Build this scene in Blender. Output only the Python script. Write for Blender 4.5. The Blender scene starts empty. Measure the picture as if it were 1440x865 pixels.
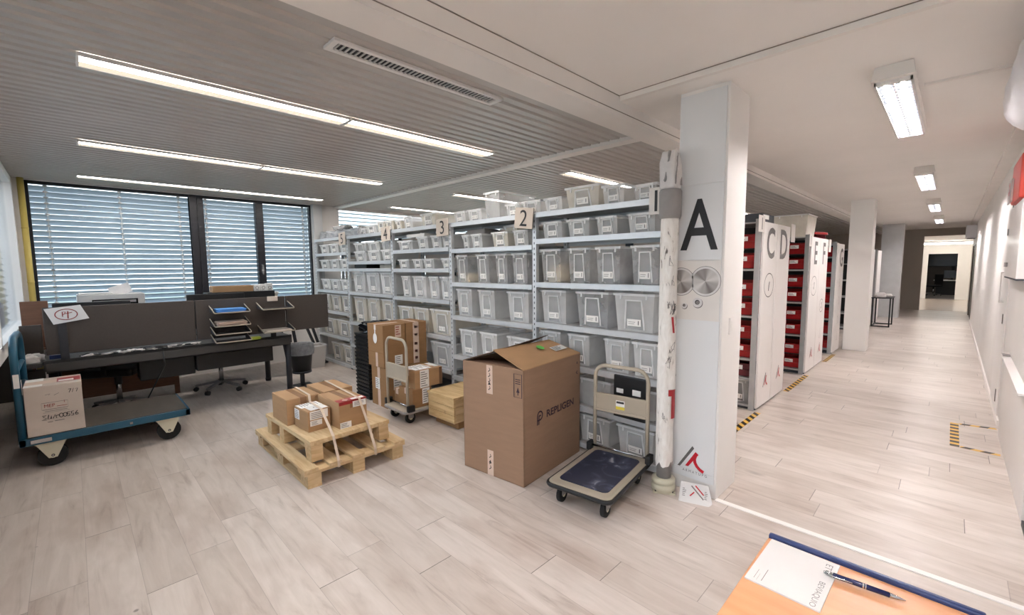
import bpy, bmesh, math, random
from mathutils import Matrix, Vector, Euler
random.seed(7)
SC = bpy.context.scene
COL = SC.collection
PI = math.pi

# ------------------------------------------------------------------ colours / materials
def lin(c):
    out = []
    for v in c[:3]:
        v = v / 255.0
        out.append(v / 12.92 if v <= 0.04045 else ((v + 0.055) / 1.055) ** 2.4)
    return (out[0], out[1], out[2], 1.0)

class NT:
    def __init__(s, name):
        s.m = bpy.data.materials.new(name); s.m.use_nodes = True
        s.t = s.m.node_tree; s.t.nodes.clear()
        s.out = s.n('ShaderNodeOutputMaterial')
    def n(s, typ, **kw):
        nd = s.t.nodes.new(typ)
        for k, v in kw.items(): setattr(nd, k, v)
        return nd
    def l(s, a, b): s.t.links.new(a, b)
    def math(s, op, a, b=None, c=None):
        nd = s.n('ShaderNodeMath', operation=op)
        for i, v in enumerate((a, b, c)):
            if v is None: continue
            if isinstance(v, (int, float)): nd.inputs[i].default_value = v
            else: s.l(v, nd.inputs[i])
        return nd.outputs[0]
    def ramp(s, fac, stops, interp='LINEAR'):
        nd = s.n('ShaderNodeValToRGB'); nd.color_ramp.interpolation = interp
        el = nd.color_ramp.elements
        while len(el) < len(stops): el.new(0.5)
        for e, (p, c) in zip(el, stops): e.position = p; e.color = c
        s.l(fac, nd.inputs[0]); return nd.outputs[0]
    def mix(s, fac, a, b, blend='MIX'):
        nd = s.n('ShaderNodeMix', data_type='RGBA', blend_type=blend)
        for sock, v in ((nd.inputs[0], fac), (nd.inputs[6], a), (nd.inputs[7], b)):
            if isinstance(v, (int, float)): sock.default_value = v
            elif isinstance(v, tuple): sock.default_value = v
            else: s.l(v, sock)
        return nd.outputs[2]

def mat(name, rgb, rough=0.55, metal=0.0, var=0.12, scale=6.0, stretch=(1, 1, 1), bump=0.0, spec=0.5, coat=0.0, dark=None):
    """opaque surface whose tone wanders a little with a noise texture"""
    t = NT(name); p = t.n('ShaderNodeBsdfPrincipled')
    base = lin(rgb)
    tc = t.n('ShaderNodeTexCoord'); mp = t.n('ShaderNodeMapping'); mp.inputs['Scale'].default_value = stretch
    t.l(tc.outputs['Object'], mp.inputs[0])
    nz = t.n('ShaderNodeTexNoise'); nz.inputs['Scale'].default_value = scale; nz.inputs['Detail'].default_value = 4
    t.l(mp.outputs[0], nz.inputs[0])
    lo = dark and lin(dark) or tuple(max(0, v * (1 - var)) for v in base[:3]) + (1,)
    hi = tuple(min(1, v * (1 + var)) for v in base[:3]) + (1,)
    col = t.ramp(nz.outputs[0], [(0.3, lo), (0.7, hi)])
    t.l(col, p.inputs['Base Color'])
    p.inputs['Roughness'].default_value = rough; p.inputs['Metallic'].default_value = metal
    p.inputs['Specular IOR Level'].default_value = spec
    p.inputs['Coat Weight'].default_value = coat
    if bump:
        b = t.n('ShaderNodeBump'); b.inputs['Strength'].default_value = bump; b.inputs['Distance'].default_value = 0.01
        t.l(nz.outputs[0], b.inputs['Height']); t.l(b.outputs[0], p.inputs['Normal'])
    t.l(p.outputs[0], t.out.inputs[0]); return t.m

def emit(name, rgb, strength):
    t = NT(name); e = t.n('ShaderNodeEmission')
    e.inputs[0].default_value = lin(rgb); e.inputs[1].default_value = strength
    t.l(e.outputs[0], t.out.inputs[0]); return t.m

def sheer(name, rgb, clear, rough=0.25, tint=(255, 255, 255), scale=9.0, var=0.25):
    """see-through plastic: part clear, part milky"""
    t = NT(name); p = t.n('ShaderNodeBsdfPrincipled'); tr = t.n('ShaderNodeBsdfTransparent'); mx = t.n('ShaderNodeMixShader')
    p.inputs['Base Color'].default_value = lin(rgb); p.inputs['Roughness'].default_value = rough
    tr.inputs[0].default_value = lin(tint)
    tc = t.n('ShaderNodeTexCoord'); nz = t.n('ShaderNodeTexNoise'); nz.inputs['Scale'].default_value = scale
    t.l(tc.outputs['Object'], nz.inputs[0])
    f = t.math('MULTIPLY_ADD', nz.outputs[0], var, (1 - clear) - var * 0.5)
    lw = t.n('ShaderNodeLayerWeight'); lw.inputs[0].default_value = 0.25
    f2 = t.math('MULTIPLY_ADD', lw.outputs['Facing'], 0.35, f)
    cl = t.n('ShaderNodeClamp'); t.l(f2, cl.inputs[0])
    tl = t.n('ShaderNodeBsdfTranslucent'); tl.inputs[0].default_value = lin(rgb); m2 = t.n('ShaderNodeMixShader'); m2.inputs[0].default_value = 0.38
    t.l(p.outputs[0], m2.inputs[1]); t.l(tl.outputs[0], m2.inputs[2])
    t.l(cl.outputs[0], mx.inputs[0]); t.l(tr.outputs[0], mx.inputs[1]); t.l(m2.outputs[0], mx.inputs[2])
    t.l(mx.outputs[0], t.out.inputs[0]); return t.m

M = {}
M['white_paint'] = mat('white_paint', (236, 232, 228), 0.55, var=0.03, scale=2)
M['wall_paint'] = mat('wall_paint', (238, 234, 230), 0.5, var=0.025, scale=1.5)
M['gloss_white'] = mat('gloss_white', (238, 233, 229), 0.30, var=0.02, scale=2)
M['ceiling_paint'] = mat('ceiling_paint', (247, 242, 237), 0.75, var=0.025, scale=1.2)
M['trim_paint'] = mat('trim_paint', (240, 234, 228), 0.5, var=0.03, scale=3)
M['slat_metal'] = mat('slat_metal', (188, 182, 176), 0.33, metal=0.1, var=0.05, scale=2)
M['pillar_poster'] = mat('pillar_poster', (226, 226, 226), 0.35, var=0.02, scale=1)
M['column_grey'] = mat('column_grey', (196, 196, 196), 0.6, var=0.04)
M['beige_wall'] = mat('beige_wall', (180, 168, 156), 0.6, var=0.03, scale=2)
M['dark_frame'] = mat('dark_frame', (26, 26, 34), 0.4, var=0.15)
M['black_plastic'] = mat('black_plastic', (24, 24, 26), 0.45, var=0.2)
M['black_gloss'] = mat('black_gloss', (14, 14, 18), 0.2, var=0.2)
M['rubber'] = mat('rubber', (26, 25, 25), 0.8, var=0.25, scale=20)
M['desk_dark'] = mat('desk_dark', (64, 61, 59), 0.5, var=0.1)
M['panel_fabric'] = mat('panel_fabric', (72, 64, 59), 0.85, var=0.05, scale=60, bump=0.06)
M['desk_leg'] = mat('desk_leg', (40, 41, 46), 0.5, var=0.1)
M['chrome'] = mat('chrome', (190, 190, 192), 0.2, metal=1.0, var=0.05)
M['steel'] = mat('steel', (205, 210, 214), 0.32, metal=0.4, var=0.12, scale=8)
M['galv'] = mat('galv', (208, 211, 214), 0.35, metal=0.35, var=0.04, scale=14)
M['shelf_under'] = mat('shelf_under', (170, 170, 170), 0.5, metal=0.2, var=0.1)
M['post_dark'] = mat('post_dark', (70, 74, 80), 0.6, metal=0.3)
M['rack_back'] = mat('rack_back', (230, 216, 204), 0.8, var=0.15, scale=1.6)
M['cardboard'] = mat('cardboard', (172, 135, 97), 0.8, var=0.06, scale=5, stretch=(1, 1, 6))
M['cardboard_dull'] = mat('cardboard_dull', (150, 119, 95), 0.8, var=0.05, scale=5, stretch=(1, 1, 6))
M['cardboard_deep'] = mat('cardboard_deep', (152, 114, 76), 0.8, var=0.06, scale=5, stretch=(1, 1, 6))
M['cardboard_in'] = mat('cardboard_in', (104, 76, 54), 0.9, var=0.06)
M['carton_white'] = mat('carton_white', (206, 192, 180), 0.6, var=0.04, scale=4)
M['tape_tan'] = mat('tape_tan', (150, 112, 80), 0.25, var=0.06, scale=12)
M['tape_pale'] = mat('tape_pale', (216, 190, 172), 0.4, var=0.05, scale=12)
M['tape_red'] = mat('tape_red', (160, 30, 36), 0.35, var=0.15, scale=25)
M['strap'] = mat('strap', (204, 184, 164), 0.4, var=0.06)
M['label_white'] = mat('label_white', (242, 239, 235), 0.5, var=0.02)
M['paper'] = mat('paper', (222, 219, 217), 0.6, var=0.015)
M['ink'] = mat('ink', (34, 30, 32), 0.6, var=0.1)
M['ink_grey'] = mat('ink_grey', (126, 120, 118), 0.6, var=0.1)
M['ink_red'] = mat('ink_red', (142, 42, 36), 0.6, var=0.1)
M['letter_black'] = mat('letter_black', (30, 28, 30), 0.5, var=0.05)
M['letter_grey'] = mat('letter_grey', (104, 100, 98), 0.5, var=0.05)
M['logo_red'] = mat('logo_red', (196, 26, 44), 0.4, var=0.04)
M['brand_ink'] = mat('brand_ink', (52, 30, 44), 0.6, var=0.05)
M['pine'] = None
M['sign_beige'] = mat('sign_beige', (206, 192, 178), 0.5, var=0.03)
M['sign_white'] = mat('sign_white', (226, 220, 214), 0.5, var=0.03)
M['red_plastic'] = mat('red_plastic', (160, 18, 22), 0.35, var=0.1)
M['maroon_plastic'] = mat('maroon_plastic', (96, 30, 38), 0.45, var=0.1)
M['pipe_yellow'] = mat('pipe_yellow', (204, 182, 98), 0.4, var=0.06)
M['cart_blue'] = mat('cart_blue', (31, 84, 108), 0.35, var=0.1, scale=5)
M['cart_deck'] = mat('cart_deck', (84, 77, 70), 0.55, var=0.15, scale=3, stretch=(1, 4, 1))
M['caster_cream'] = mat('caster_cream', (206, 200, 178), 0.45, var=0.06)
M['trolley_beige'] = mat('trolley_beige', (176, 164, 146), 0.45, var=0.06)
M['deck_border'] = mat('deck_border', (160, 150, 134), 0.5, var=0.08)
M['navy'] = mat('navy', (38, 56, 104), 0.35, var=0.1)
M['pen_navy'] = mat('pen_navy', (30, 36, 76), 0.25, var=0.05)
M['blue_folder'] = mat('blue_folder', (78, 140, 206), 0.45, var=0.06)
M['green_note'] = mat('green_note', (178, 196, 70), 0.6, var=0.05)
M['printer_grey'] = mat('printer_grey', (200, 196, 192), 0.5, var=0.03)
M['wood_dark'] = mat('wood_dark', (112, 76, 56), 0.6, var=0.12, stretch=(1, 1, 8))
M['bag_beige'] = mat('bag_beige', (238, 220, 190), 0.45, var=0.12, scale=14, bump=0.6)
M['bag_grey'] = mat('bag_grey', (178, 176, 176), 0.4, var=0.5, scale=30, bump=0.9)
M['bag_clear'] = sheer('bag_clear', (206, 208, 212), 0.45, 0.2, scale=22, var=0.5)
M['tub'] = sheer('tub', (254, 254, 253), 0.42, 0.25)
M['tub_clear'] = sheer('tub_clear', (253, 253, 253), 0.76, 0.2)
M['tub_rim'] = sheer('tub_rim', (252, 252, 252), 0.15, 0.3)
M['tub_cream'] = sheer('tub_cream', (244, 238, 226), 0.3, 0.3)
M['tub_pane'] = sheer('tub_pane', (200, 200, 200), 0.6, 0.22)
M['cloth_grey'] = mat('cloth_grey', (146, 142, 140), 0.6, var=0.12, scale=10)
M['cloth_white'] = mat('cloth_white', (214, 210, 208), 0.5, var=0.1, scale=9, bump=0.3)
M['ac_white'] = mat('ac_white', (222, 220, 222), 0.4, var=0.04, scale=4)
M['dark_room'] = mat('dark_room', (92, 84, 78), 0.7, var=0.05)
M['alarm_red'] = mat('alarm_red', (220, 70, 56), 0.35, var=0.05)
M['pink_print'] = mat('pink_print', (226, 120, 128), 0.5, var=0.05)
M['cable_grey'] = mat('cable_grey', (138, 136, 136), 0.5, var=0.2)
M['cable_white'] = mat('cable_white', (222, 216, 212), 0.5, var=0.1)
M['sticker_green'] = mat('sticker_green', (88, 190, 64), 0.5, var=0.05)
M['sticker_yellow'] = mat('sticker_yellow', (220, 200, 70), 0.5, var=0.05)
M['tape_yellow'] = mat('tape_yellow', (226, 178, 76), 0.45, var=0.06)
M['tape_black'] = mat('tape_black', (44, 34, 28), 0.45, var=0.1)
M['lamp_tube'] = emit('lamp_tube', (255, 249, 243), 13.5)
M['lamp_reflector'] = emit('lamp_reflector', (255, 236, 212), 0.40)
M['lamp_hall'] = emit('lamp_hall', (255, 249, 249), 128.0)
M['lamp_tray'] = emit('lamp_tray', (250, 248, 250), 0.22)
M['lamp_far'] = emit('lamp_far', (255, 252, 246), 14.0)
M['lamp_dim'] = emit('lamp_dim', (255, 250, 244), 3.0)
M['pole_paint'] = None

def wood_mat(name, rgb, dark, along='X', rough=0.6, scale=5.0, amt=0.6):
    t = NT(name); p = t.n('ShaderNodeBsdfPrincipled'); tc = t.n('ShaderNodeTexCoord'); mp = t.n('ShaderNodeMapping')
    s = {'X': (0.12, 1, 1), 'Y': (1, 0.12, 1), 'Z': (1, 1, 0.12)}[along]
    mp.inputs['Scale'].default_value = s; t.l(tc.outputs['Object'], mp.inputs[0])
    nz = t.n('ShaderNodeTexNoise'); nz.inputs['Scale'].default_value = scale * 6; nz.inputs['Detail'].default_value = 6; nz.inputs['Distortion'].default_value = 0.6
    t.l(mp.outputs[0], nz.inputs[0])
    vo = t.n('ShaderNodeTexVoronoi'); vo.inputs['Scale'].default_value = scale
    t.l(tc.outputs['Object'], vo.inputs[0])
    knot = t.ramp(vo.outputs['Distance'], [(0.03, (1, 1, 1, 1)), (0.1, (0, 0, 0, 1))])
    col = t.ramp(nz.outputs[0], [(0.32, lin(dark)), (0.62, lin(rgb))])
    c2 = t.mix(t.math('MULTIPLY', knot, amt), col, tuple(v * 0.5 for v in lin(dark)[:3]) + (1,))
    t.l(c2, p.inputs['Base Color']); p.inputs['Roughness'].default_value = rough
    t.l(p.outputs[0], t.out.inputs[0]); return t.m
M['pine'] = wood_mat('pine', (220, 194, 152), (198, 166, 122), 'X')
M['pine_y'] = wood_mat('pine_y', (214, 186, 144), (190, 158, 114), 'Y')
M['pine_crate'] = wood_mat('pine_crate', (214, 184, 136), (186, 152, 104), 'X', scale=4)
M['beech'] = wood_mat('beech', (222, 164, 120), (212, 150, 104), 'X', rough=0.35, scale=3, amt=0.0)

def floor_mat():
    t = NT('laminate_planks'); p = t.n('ShaderNodeBsdfPrincipled')
    tc = t.n('ShaderNodeTexCoord'); sx = t.n('ShaderNodeSeparateXYZ'); t.l(tc.outputs['Object'], sx.inputs[0])
    W, Ln = 0.205, 1.30
    yv = t.math('DIVIDE', t.math('ADD', sx.outputs[1], 40.025), W)
    row = t.math('FLOOR', yv); fy = t.math('FRACT', yv)
    wn = t.n('ShaderNodeTexWhiteNoise', noise_dimensions='1D'); t.l(row, wn.inputs['W'])
    xv = t.math('ADD', t.math('DIVIDE', t.math('ADD', sx.outputs[0], 60.0), Ln), wn.outputs[0])
    cell = t.math('FLOOR', xv); fx = t.math('FRACT', xv)
    cx = t.n('ShaderNodeCombineXYZ'); t.l(row, cx.inputs[0]); t.l(cell, cx.inputs[1])
    pn = t.n('ShaderNodeTexWhiteNoise', noise_dimensions='3D'); t.l(cx.outputs[0], pn.inputs[0])
    # seams
    ey = t.math('MINIMUM', fy, t.math('SUBTRACT', 1.0, fy)); ex = t.math('MINIMUM', fx, t.math('SUBTRACT', 1.0, fx))
    sy = t.math('LESS_THAN', ey, 0.006); sxm = t.math('LESS_THAN', ex, 0.0016)
    # grain: stretched along the plank, shifted per plank
    off = t.n('ShaderNodeVectorMath', operation='SCALE'); t.l(pn.outputs[1], off.inputs[0]); off.inputs[3].default_value = 37.0
    add = t.n('ShaderNodeVectorMath', operation='ADD'); t.l(tc.outputs['Object'], add.inputs[0]); t.l(off.outputs[0], add.inputs[1])
    mp = t.n('ShaderNodeMapping'); mp.inputs['Scale'].default_value = (0.9, 7.0, 1); t.l(add.outputs[0], mp.inputs[0])
    g1 = t.n('ShaderNodeTexNoise'); g1.inputs['Scale'].default_value = 2.2; g1.inputs['Detail'].default_value = 7; g1.inputs['Roughness'].default_value = 0.62; g1.inputs['Distortion'].default_value = 0.8
    t.l(mp.outputs[0], g1.inputs[0])
    mp2 = t.n('ShaderNodeMapping'); mp2.inputs['Scale'].default_value = (1.2, 2.6, 1); t.l(add.outputs[0], mp2.inputs[0])
    g2 = t.n('ShaderNodeTexNoise'); g2.inputs['Scale'].default_value = 1.7; g2.inputs['Detail'].default_value = 3
    t.l(mp2.outputs[0], g2.inputs[0])
    base = t.ramp(g1.outputs[0], [(0.24, lin((176, 164, 156))), (0.42, lin((206, 197, 190))), (0.68, lin((219, 211, 205)))])
    smud = t.ramp(g2.outputs[0], [(0.26, lin((206, 194, 186))), (0.52, lin((255, 255, 255)))])
    c = t.mix(0.55, base, smud, 'MULTIPLY')
    tone = t.ramp(pn.outputs[0], [(0.0, lin((238, 233, 229))), (1.0, lin((255, 252, 250)))])
    c = t.mix(1.0, c, tone, 'MULTIPLY')
    # knots and chips, sparse
    vo = t.n('ShaderNodeTexVoronoi'); vo.inputs['Scale'].default_value = 1.15
    mp3 = t.n('ShaderNodeMapping'); mp3.inputs['Scale'].default_value = (1, 2.2, 1); t.l(add.outputs[0], mp3.inputs[0]); t.l(mp3.outputs[0], vo.inputs[0])
    kn = t.ramp(vo.outputs['Distance'], [(0.012, (1, 1, 1, 1)), (0.1, (0, 0, 0, 1))])
    c = t.mix(t.math('MULTIPLY', kn, 0.45), c, lin((104, 92, 84)))
    c = t.mix(t.math('MULTIPLY', sy, 0.38), c, lin((120, 108, 100)))
    wr = t.n('ShaderNodeTexWhiteNoise', noise_dimensions='2D'); t.l(cx.outputs[0], wr.inputs['Vector'])
    c = t.mix(t.math('MULTIPLY', sxm, t.math('MULTIPLY_ADD', wr.outputs[0], 0.7, 0.25)), c, lin((52, 44, 40)))
    v2 = t.n('ShaderNodeTexVoronoi'); v2.inputs['Scale'].default_value = 2.3; t.l(tc.outputs['Object'], v2.inputs[0])
    fk = t.ramp(v2.outputs['Distance'], [(0.016, (1, 1, 1, 1)), (0.03, (0, 0, 0, 1))])
    sp = t.n('ShaderNodeSeparateColor'); t.l(v2.outputs['Color'], sp.inputs[0])
    c = t.mix(t.math('MULTIPLY', t.math('MULTIPLY', fk, t.math('GREATER_THAN', sp.outputs[0], 0.55)), 0.7), c, lin((92, 80, 72)))
    t.l(c, p.inputs['Base Color'])
    rr = t.math('MULTIPLY_ADD', g2.outputs[0], 0.16, 0.24); t.l(rr, p.inputs['Roughness'])
    p.inputs['Specular IOR Level'].default_value = 0.5
    t.l(p.outputs[0], t.out.inputs[0]); return t.m
M['floor'] = floor_mat()

def pole_mat():
    t = NT('peeling_white'); p = t.n('ShaderNodeBsdfPrincipled'); tc = t.n('ShaderNodeTexCoord'); mp = t.n('ShaderNodeMapping')
    mp.inputs['Scale'].default_value = (1, 1, 0.28); t.l(tc.outputs['Object'], mp.inputs[0])
    nz = t.n('ShaderNodeTexNoise'); nz.inputs['Scale'].default_value = 26; nz.inputs['Detail'].default_value = 5; nz.inputs['Distortion'].default_value = 1.5
    t.l(mp.outputs[0], nz.inputs[0])
    c = t.ramp(nz.outputs[0], [(0.30, lin((96, 88, 82))), (0.345, lin((226, 220, 213))), (0.7, lin((243, 239, 234)))])
    t.l(c, p.inputs['Base Color']); p.inputs['Roughness'].default_value = 0.6
    b = t.n('ShaderNodeBump'); b.inputs['Strength'].default_value = 0.5; b.inputs['Distance'].default_value = 0.01
    t.l(nz.outputs[0], b.inputs['Height']); t.l(b.outputs[0], p.inputs['Normal'])
    t.l(p.outputs[0], t.out.inputs[0]); return t.m
M['pole_paint'] = pole_mat()

def mat_worn():
    t = NT('navy_worn_mat'); p = t.n('ShaderNodeBsdfPrincipled'); tc = t.n('ShaderNodeTexCoord')
    nz = t.n('ShaderNodeTexNoise'); nz.inputs['Scale'].default_value = 7; nz.inputs['Detail'].default_value = 8; nz.inputs['Distortion'].default_value = 1.2
    t.l(tc.outputs['Object'], nz.inputs[0])
    c = t.ramp(nz.outputs[0], [(0.5, lin((38, 40, 58))), (0.62, lin((66, 70, 90))), (0.72, lin((150, 150, 158)))])
    t.l(c, p.inputs['Base Color']); p.inputs['Roughness'].default_value = 0.55
    t.l(p.outputs[0], t.out.inputs[0]); return t.m
M['worn_mat'] = mat_worn()

def glass_mat():
    t = NT('window_glass'); tr = t.n('ShaderNodeBsdfTransparent'); gl = t.n('ShaderNodeBsdfGlossy'); mx = t.n('ShaderNodeMixShader')
    tr.inputs[0].default_value = (0.975, 0.99, 0.995, 1); gl.inputs['Roughness'].default_value = 0.03
    lw = t.n('ShaderNodeLayerWeight'); lw.inputs[0].default_value = 0.15
    f = t.math('MULTIPLY', lw.outputs['Fresnel'], 0.6)
    t.l(f, mx.inputs[0]); t.l(tr.outputs[0], mx.inputs[1]); t.l(gl.outputs[0], mx.inputs[2]); t.l(mx.outputs[0], t.out.inputs[0]); return t.m
M['glass'] = glass_mat()

def blind_mat():
    t = NT('blind_aluminium'); p = t.n('ShaderNodeBsdfPrincipled'); tl = t.n('ShaderNodeBsdfTranslucent'); mx = t.n('ShaderNodeMixShader')
    tc = t.n('ShaderNodeTexCoord'); nz = t.n('ShaderNodeTexNoise'); nz.inputs['Scale'].default_value = 0.8; t.l(tc.outputs['Object'], nz.inputs[0])
    c = t.ramp(nz.outputs[0], [(0.3, lin((192, 198, 204))), (0.7, lin((208, 214, 218)))])
    t.l(c, p.inputs['Base Color']); p.inputs['Roughness'].default_value = 0.4; p.inputs['Metallic'].default_value = 0.1
    tl.inputs[0].default_value = lin((188, 202, 210)); mx.inputs[0].default_value = 0.25
    t.l(p.outputs[0], mx.inputs[1]); t.l(tl.outputs[0], mx.inputs[2]); t.l(mx.outputs[0], t.out.inputs[0]); return t.m
M['blind'] = blind_mat()

def disc_mat():
    """turned metal printed on the poster: radial sweep of greys"""
    t = NT('printed_turned_metal'); p = t.n('ShaderNodeBsdfPrincipled'); tc = t.n('ShaderNodeTexCoord'); sx = t.n('ShaderNodeSeparateXYZ')
    t.l(tc.outputs['Object'], sx.inputs[0])
    a = t.math('ARCTAN2', sx.outputs[2], sx.outputs[0])
    w = t.math('SINE', t.math('MULTIPLY_ADD', a, 2.0, 0.6)); w2 = t.math('SINE', t.math('MULTIPLY', a, 7.0))
    f = t.math('MULTIPLY_ADD', w, 0.32, t.math('MULTIPLY_ADD', w2, 0.1, 0.5))
    c = t.ramp(f, [(0.05, lin((112, 104, 100))), (0.5, lin((172, 166, 162))), (0.95, lin((214, 210, 206)))])
    t.l(c, p.inputs['Base Color']); p.inputs['Roughness'].default_value = 0.4
    t.l(p.outputs[0], t.out.inputs[0]); return t.m
M['disc'] = disc_mat()

# ------------------------------------------------------------------ mesh builder
class MB:
    def __init__(s): s.v = []; s.f = []; s.mi = []; s.sm = []; s.M = Matrix(); s.cur = 0; s.mats = []; s.cuts = []
    def use(s, m):
        if m not in s.mats: s.mats.append(m)
        s.cur = s.mats.index(m); return s
    def at(s, loc=(0, 0, 0), rot=(0, 0, 0)):
        s.M = Matrix.Translation(loc) @ Euler(rot).to_matrix().to_4x4(); return s
    def add(s, vs, fs, smooth=False):
        b = len(s.v)
        s.v += [tuple(s.M @ Vector(p)) for p in vs]
        for f in fs: s.f.append(tuple(b + i for i in f)); s.mi.append(s.cur); s.sm.append(smooth)
        return s
    def box(s, x0, x1, y0, y1, z0, z1):
        return s.add([(x0, y0, z0), (x1, y0, z0), (x1, y1, z0), (x0, y1, z0), (x0, y0, z1), (x1, y0, z1), (x1, y1, z1), (x0, y1, z1)],
                     [(0, 3, 2, 1), (4, 5, 6, 7), (0, 1, 5, 4), (1, 2, 6, 5), (2, 3, 7, 6), (3, 0, 4, 7)])
    def cbox(s, c, d): return s.box(c[0] - d[0] / 2, c[0] + d[0] / 2, c[1] - d[1] / 2, c[1] + d[1] / 2, c[2] - d[2] / 2, c[2] + d[2] / 2)
    def poly(s, pts): return s.add(pts, [tuple(range(len(pts)))])
    def prism(s, pts, d):
        """polygon of 3-D points swept by vector d"""
        n = len(pts); d = Vector(d)
        return s.add(list(pts) + [tuple(Vector(p) + d) for p in pts],
                     [tuple(range(n))[::-1], tuple(range(n, 2 * n))] + [(i, (i + 1) % n, n + (i + 1) % n, n + i) for i in range(n)])
    def ring(s, rings, closed=True, caps=True, smooth=True):
        n = len(rings[0]); vs = [p for r in rings for p in r]; fs = []
        for k in range(len(rings) - 1):
            for i in range(n if closed else n - 1):
                j = (i + 1) % n; fs.append((k * n + i, k * n + j, (k + 1) * n + j, (k + 1) * n + i))
        b = len(s.v); s.add(vs, fs, smooth)
        if caps:
            s.f.append(tuple(b + i for i in range(n))[::-1]); s.mi.append(s.cur); s.sm.append(False)
            s.f.append(tuple(b + (len(rings) - 1) * n + i for i in range(n))); s.mi.append(s.cur); s.sm.append(False)
        return s
    def tube(s, pts, r, n=8, caps=True, loop=False):
        pts = [Vector(p) for p in pts]; rings = []; up = None; N = len(pts)
        for i, p in enumerate(pts):
            if loop: d = (pts[(i + 1) % N] - pts[i - 1]).normalized()
            else: d = (pts[min(i + 1, N - 1)] - pts[max(i - 1, 0)]).normalized()
            if up is None: up = Vector((0, 0, 1)) if abs(d.z) < 0.9 else Vector((1, 0, 0))
            a = d.cross(up).normalized(); b = a.cross(d).normalized(); up = b
            rr = r[i] if isinstance(r, (list, tuple)) else r
            rings.append([tuple(p + (a * math.cos(t) + b * math.sin(t)) * rr) for t in [2 * PI * k / n for k in range(n)]])
        if loop: rings.append(rings[0]); caps = False
        return s.ring(rings, caps=caps)
    def cyl(s, p0, p1, r, n=16, r1=None): return s.tube([p0, p1], [r, r if r1 is None else r1], n)
    def lathe(s, prof, c=(0, 0, 0), n=20, caps=True):
        return s.ring([[(c[0] + r * math.cos(2 * PI * k / n), c[1] + r * math.sin(2 * PI * k / n), c[2] + z) for k in range(n)] for r, z in prof], caps=caps)
    def frustum(s, x0, x1, y0, y1, z0, X0, X1, Y0, Y1, z1, top=True, bottom=True):
        fs = [(0, 1, 5, 4), (1, 2, 6, 5), (2, 3, 7, 6), (3, 0, 4, 7)]
        if bottom: fs.append((0, 3, 2, 1))
        if top: fs.append((4, 5, 6, 7))
        return s.add([(x0, y0, z0), (x1, y0, z0), (x1, y1, z0), (x0, y1, z0), (X0, Y0, z1), (X1, Y0, z1), (X1, Y1, z1), (X0, Y1, z1)], fs)
    def rect_tube(s, pts, w, h, up=(0, 0, 1)):
        """bar of w x h cross-section along points"""
        up = Vector(up); pts = [Vector(p) for p in pts]; rings = []
        for i, p in enumerate(pts):
            d = (pts[min(i + 1, len(pts) - 1)] - pts[max(i - 1, 0)]).normalized(); a = d.cross(up).normalized(); b = a.cross(d).normalized()
            rings.append([tuple(p + a * (sx * w / 2) + b * (sy * h / 2)) for sx, sy in ((-1, -1), (1, -1), (1, 1), (-1, 1))])
        return s.ring(rings, smooth=False)
    def mesh(s, name, bevel=0.0, seg=2):
        me = bpy.data.meshes.new(name); me.from_pydata(s.v, [], s.f)
        for m in s.mats: me.materials.append(M[m] if isinstance(m, str) else m)
        me.polygons.foreach_set('material_index', s.mi); me.polygons.foreach_set('use_smooth', s.sm)
        if True:
            bm = bmesh.new(); bm.from_mesh(me)
            bmesh.ops.recalc_face_normals(bm, faces=bm.faces)
            if bevel:
                es = [e for e in bm.edges if len(e.link_faces) == 2 and e.calc_face_angle(0) > 0.5]
                bmesh.ops.bevel(bm, geom=es, offset=bevel, segments=seg, profile=0.6, affect='EDGES', clamp_overlap=True)
            bm.to_mesh(me); bm.free()
        me.update(); return me

def tag(o, label=None, cat=None, group=None, kind=None):
    if label: o['label'] = label
    if cat: o['category'] = cat
    if group: o['group'] = group
    if kind: o['kind'] = kind
    return o
def thing(name, label, cat, loc=(0, 0, 0), rz=0.0, group=None):
    o = bpy.data.objects.new(name, None); o.empty_display_size = 0.1; COL.objects.link(o)
    o.location = loc; o.rotation_euler = (0, 0, rz); return tag(o, label, cat, group)
def part(mb, name, parent, bevel=0.0, label=None, kind=None):
    o = bpy.data.objects.new(name, mb.mesh(name, bevel) if isinstance(mb, MB) else mb); COL.objects.link(o); o.parent = parent
    return tag(o, label, kind=kind)
def solo(mb, name, label, cat, group=None, kind=None, bevel=0.0):
    xs = [p[0] for p in mb.v]; ys = [p[1] for p in mb.v]; zs = [p[2] for p in mb.v]
    c = Vector(((min(xs) + max(xs)) / 2, (min(ys) + max(ys)) / 2, min(zs)))
    mb.v = [tuple(Vector(p) - c) for p in mb.v]
    o = bpy.data.objects.new(name, mb.mesh(name, bevel)); COL.objects.link(o); o.location = c
    return tag(o, label, cat, group, kind)
def struct(mb, name, label=None, bevel=0.0):
    o = bpy.data.objects.new(name, mb.mesh(name, bevel)); COL.objects.link(o); return tag(o, label, name.split('_')[0], None, 'structure')
KIDS = {}
def dup(root, loc, rz=None, label=None, group=None):
    def rec(o, parent):
        c = o.copy(); COL.objects.link(c); c.parent = parent
        for ch in list(o.children): rec(ch, c)
        return c
    r = rec(root, None); r.location = loc
    if rz is not None: r.rotation_euler = (0, 0, rz)
    if label: r['label'] = label
    if group: r['group'] = group
    return r

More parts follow.
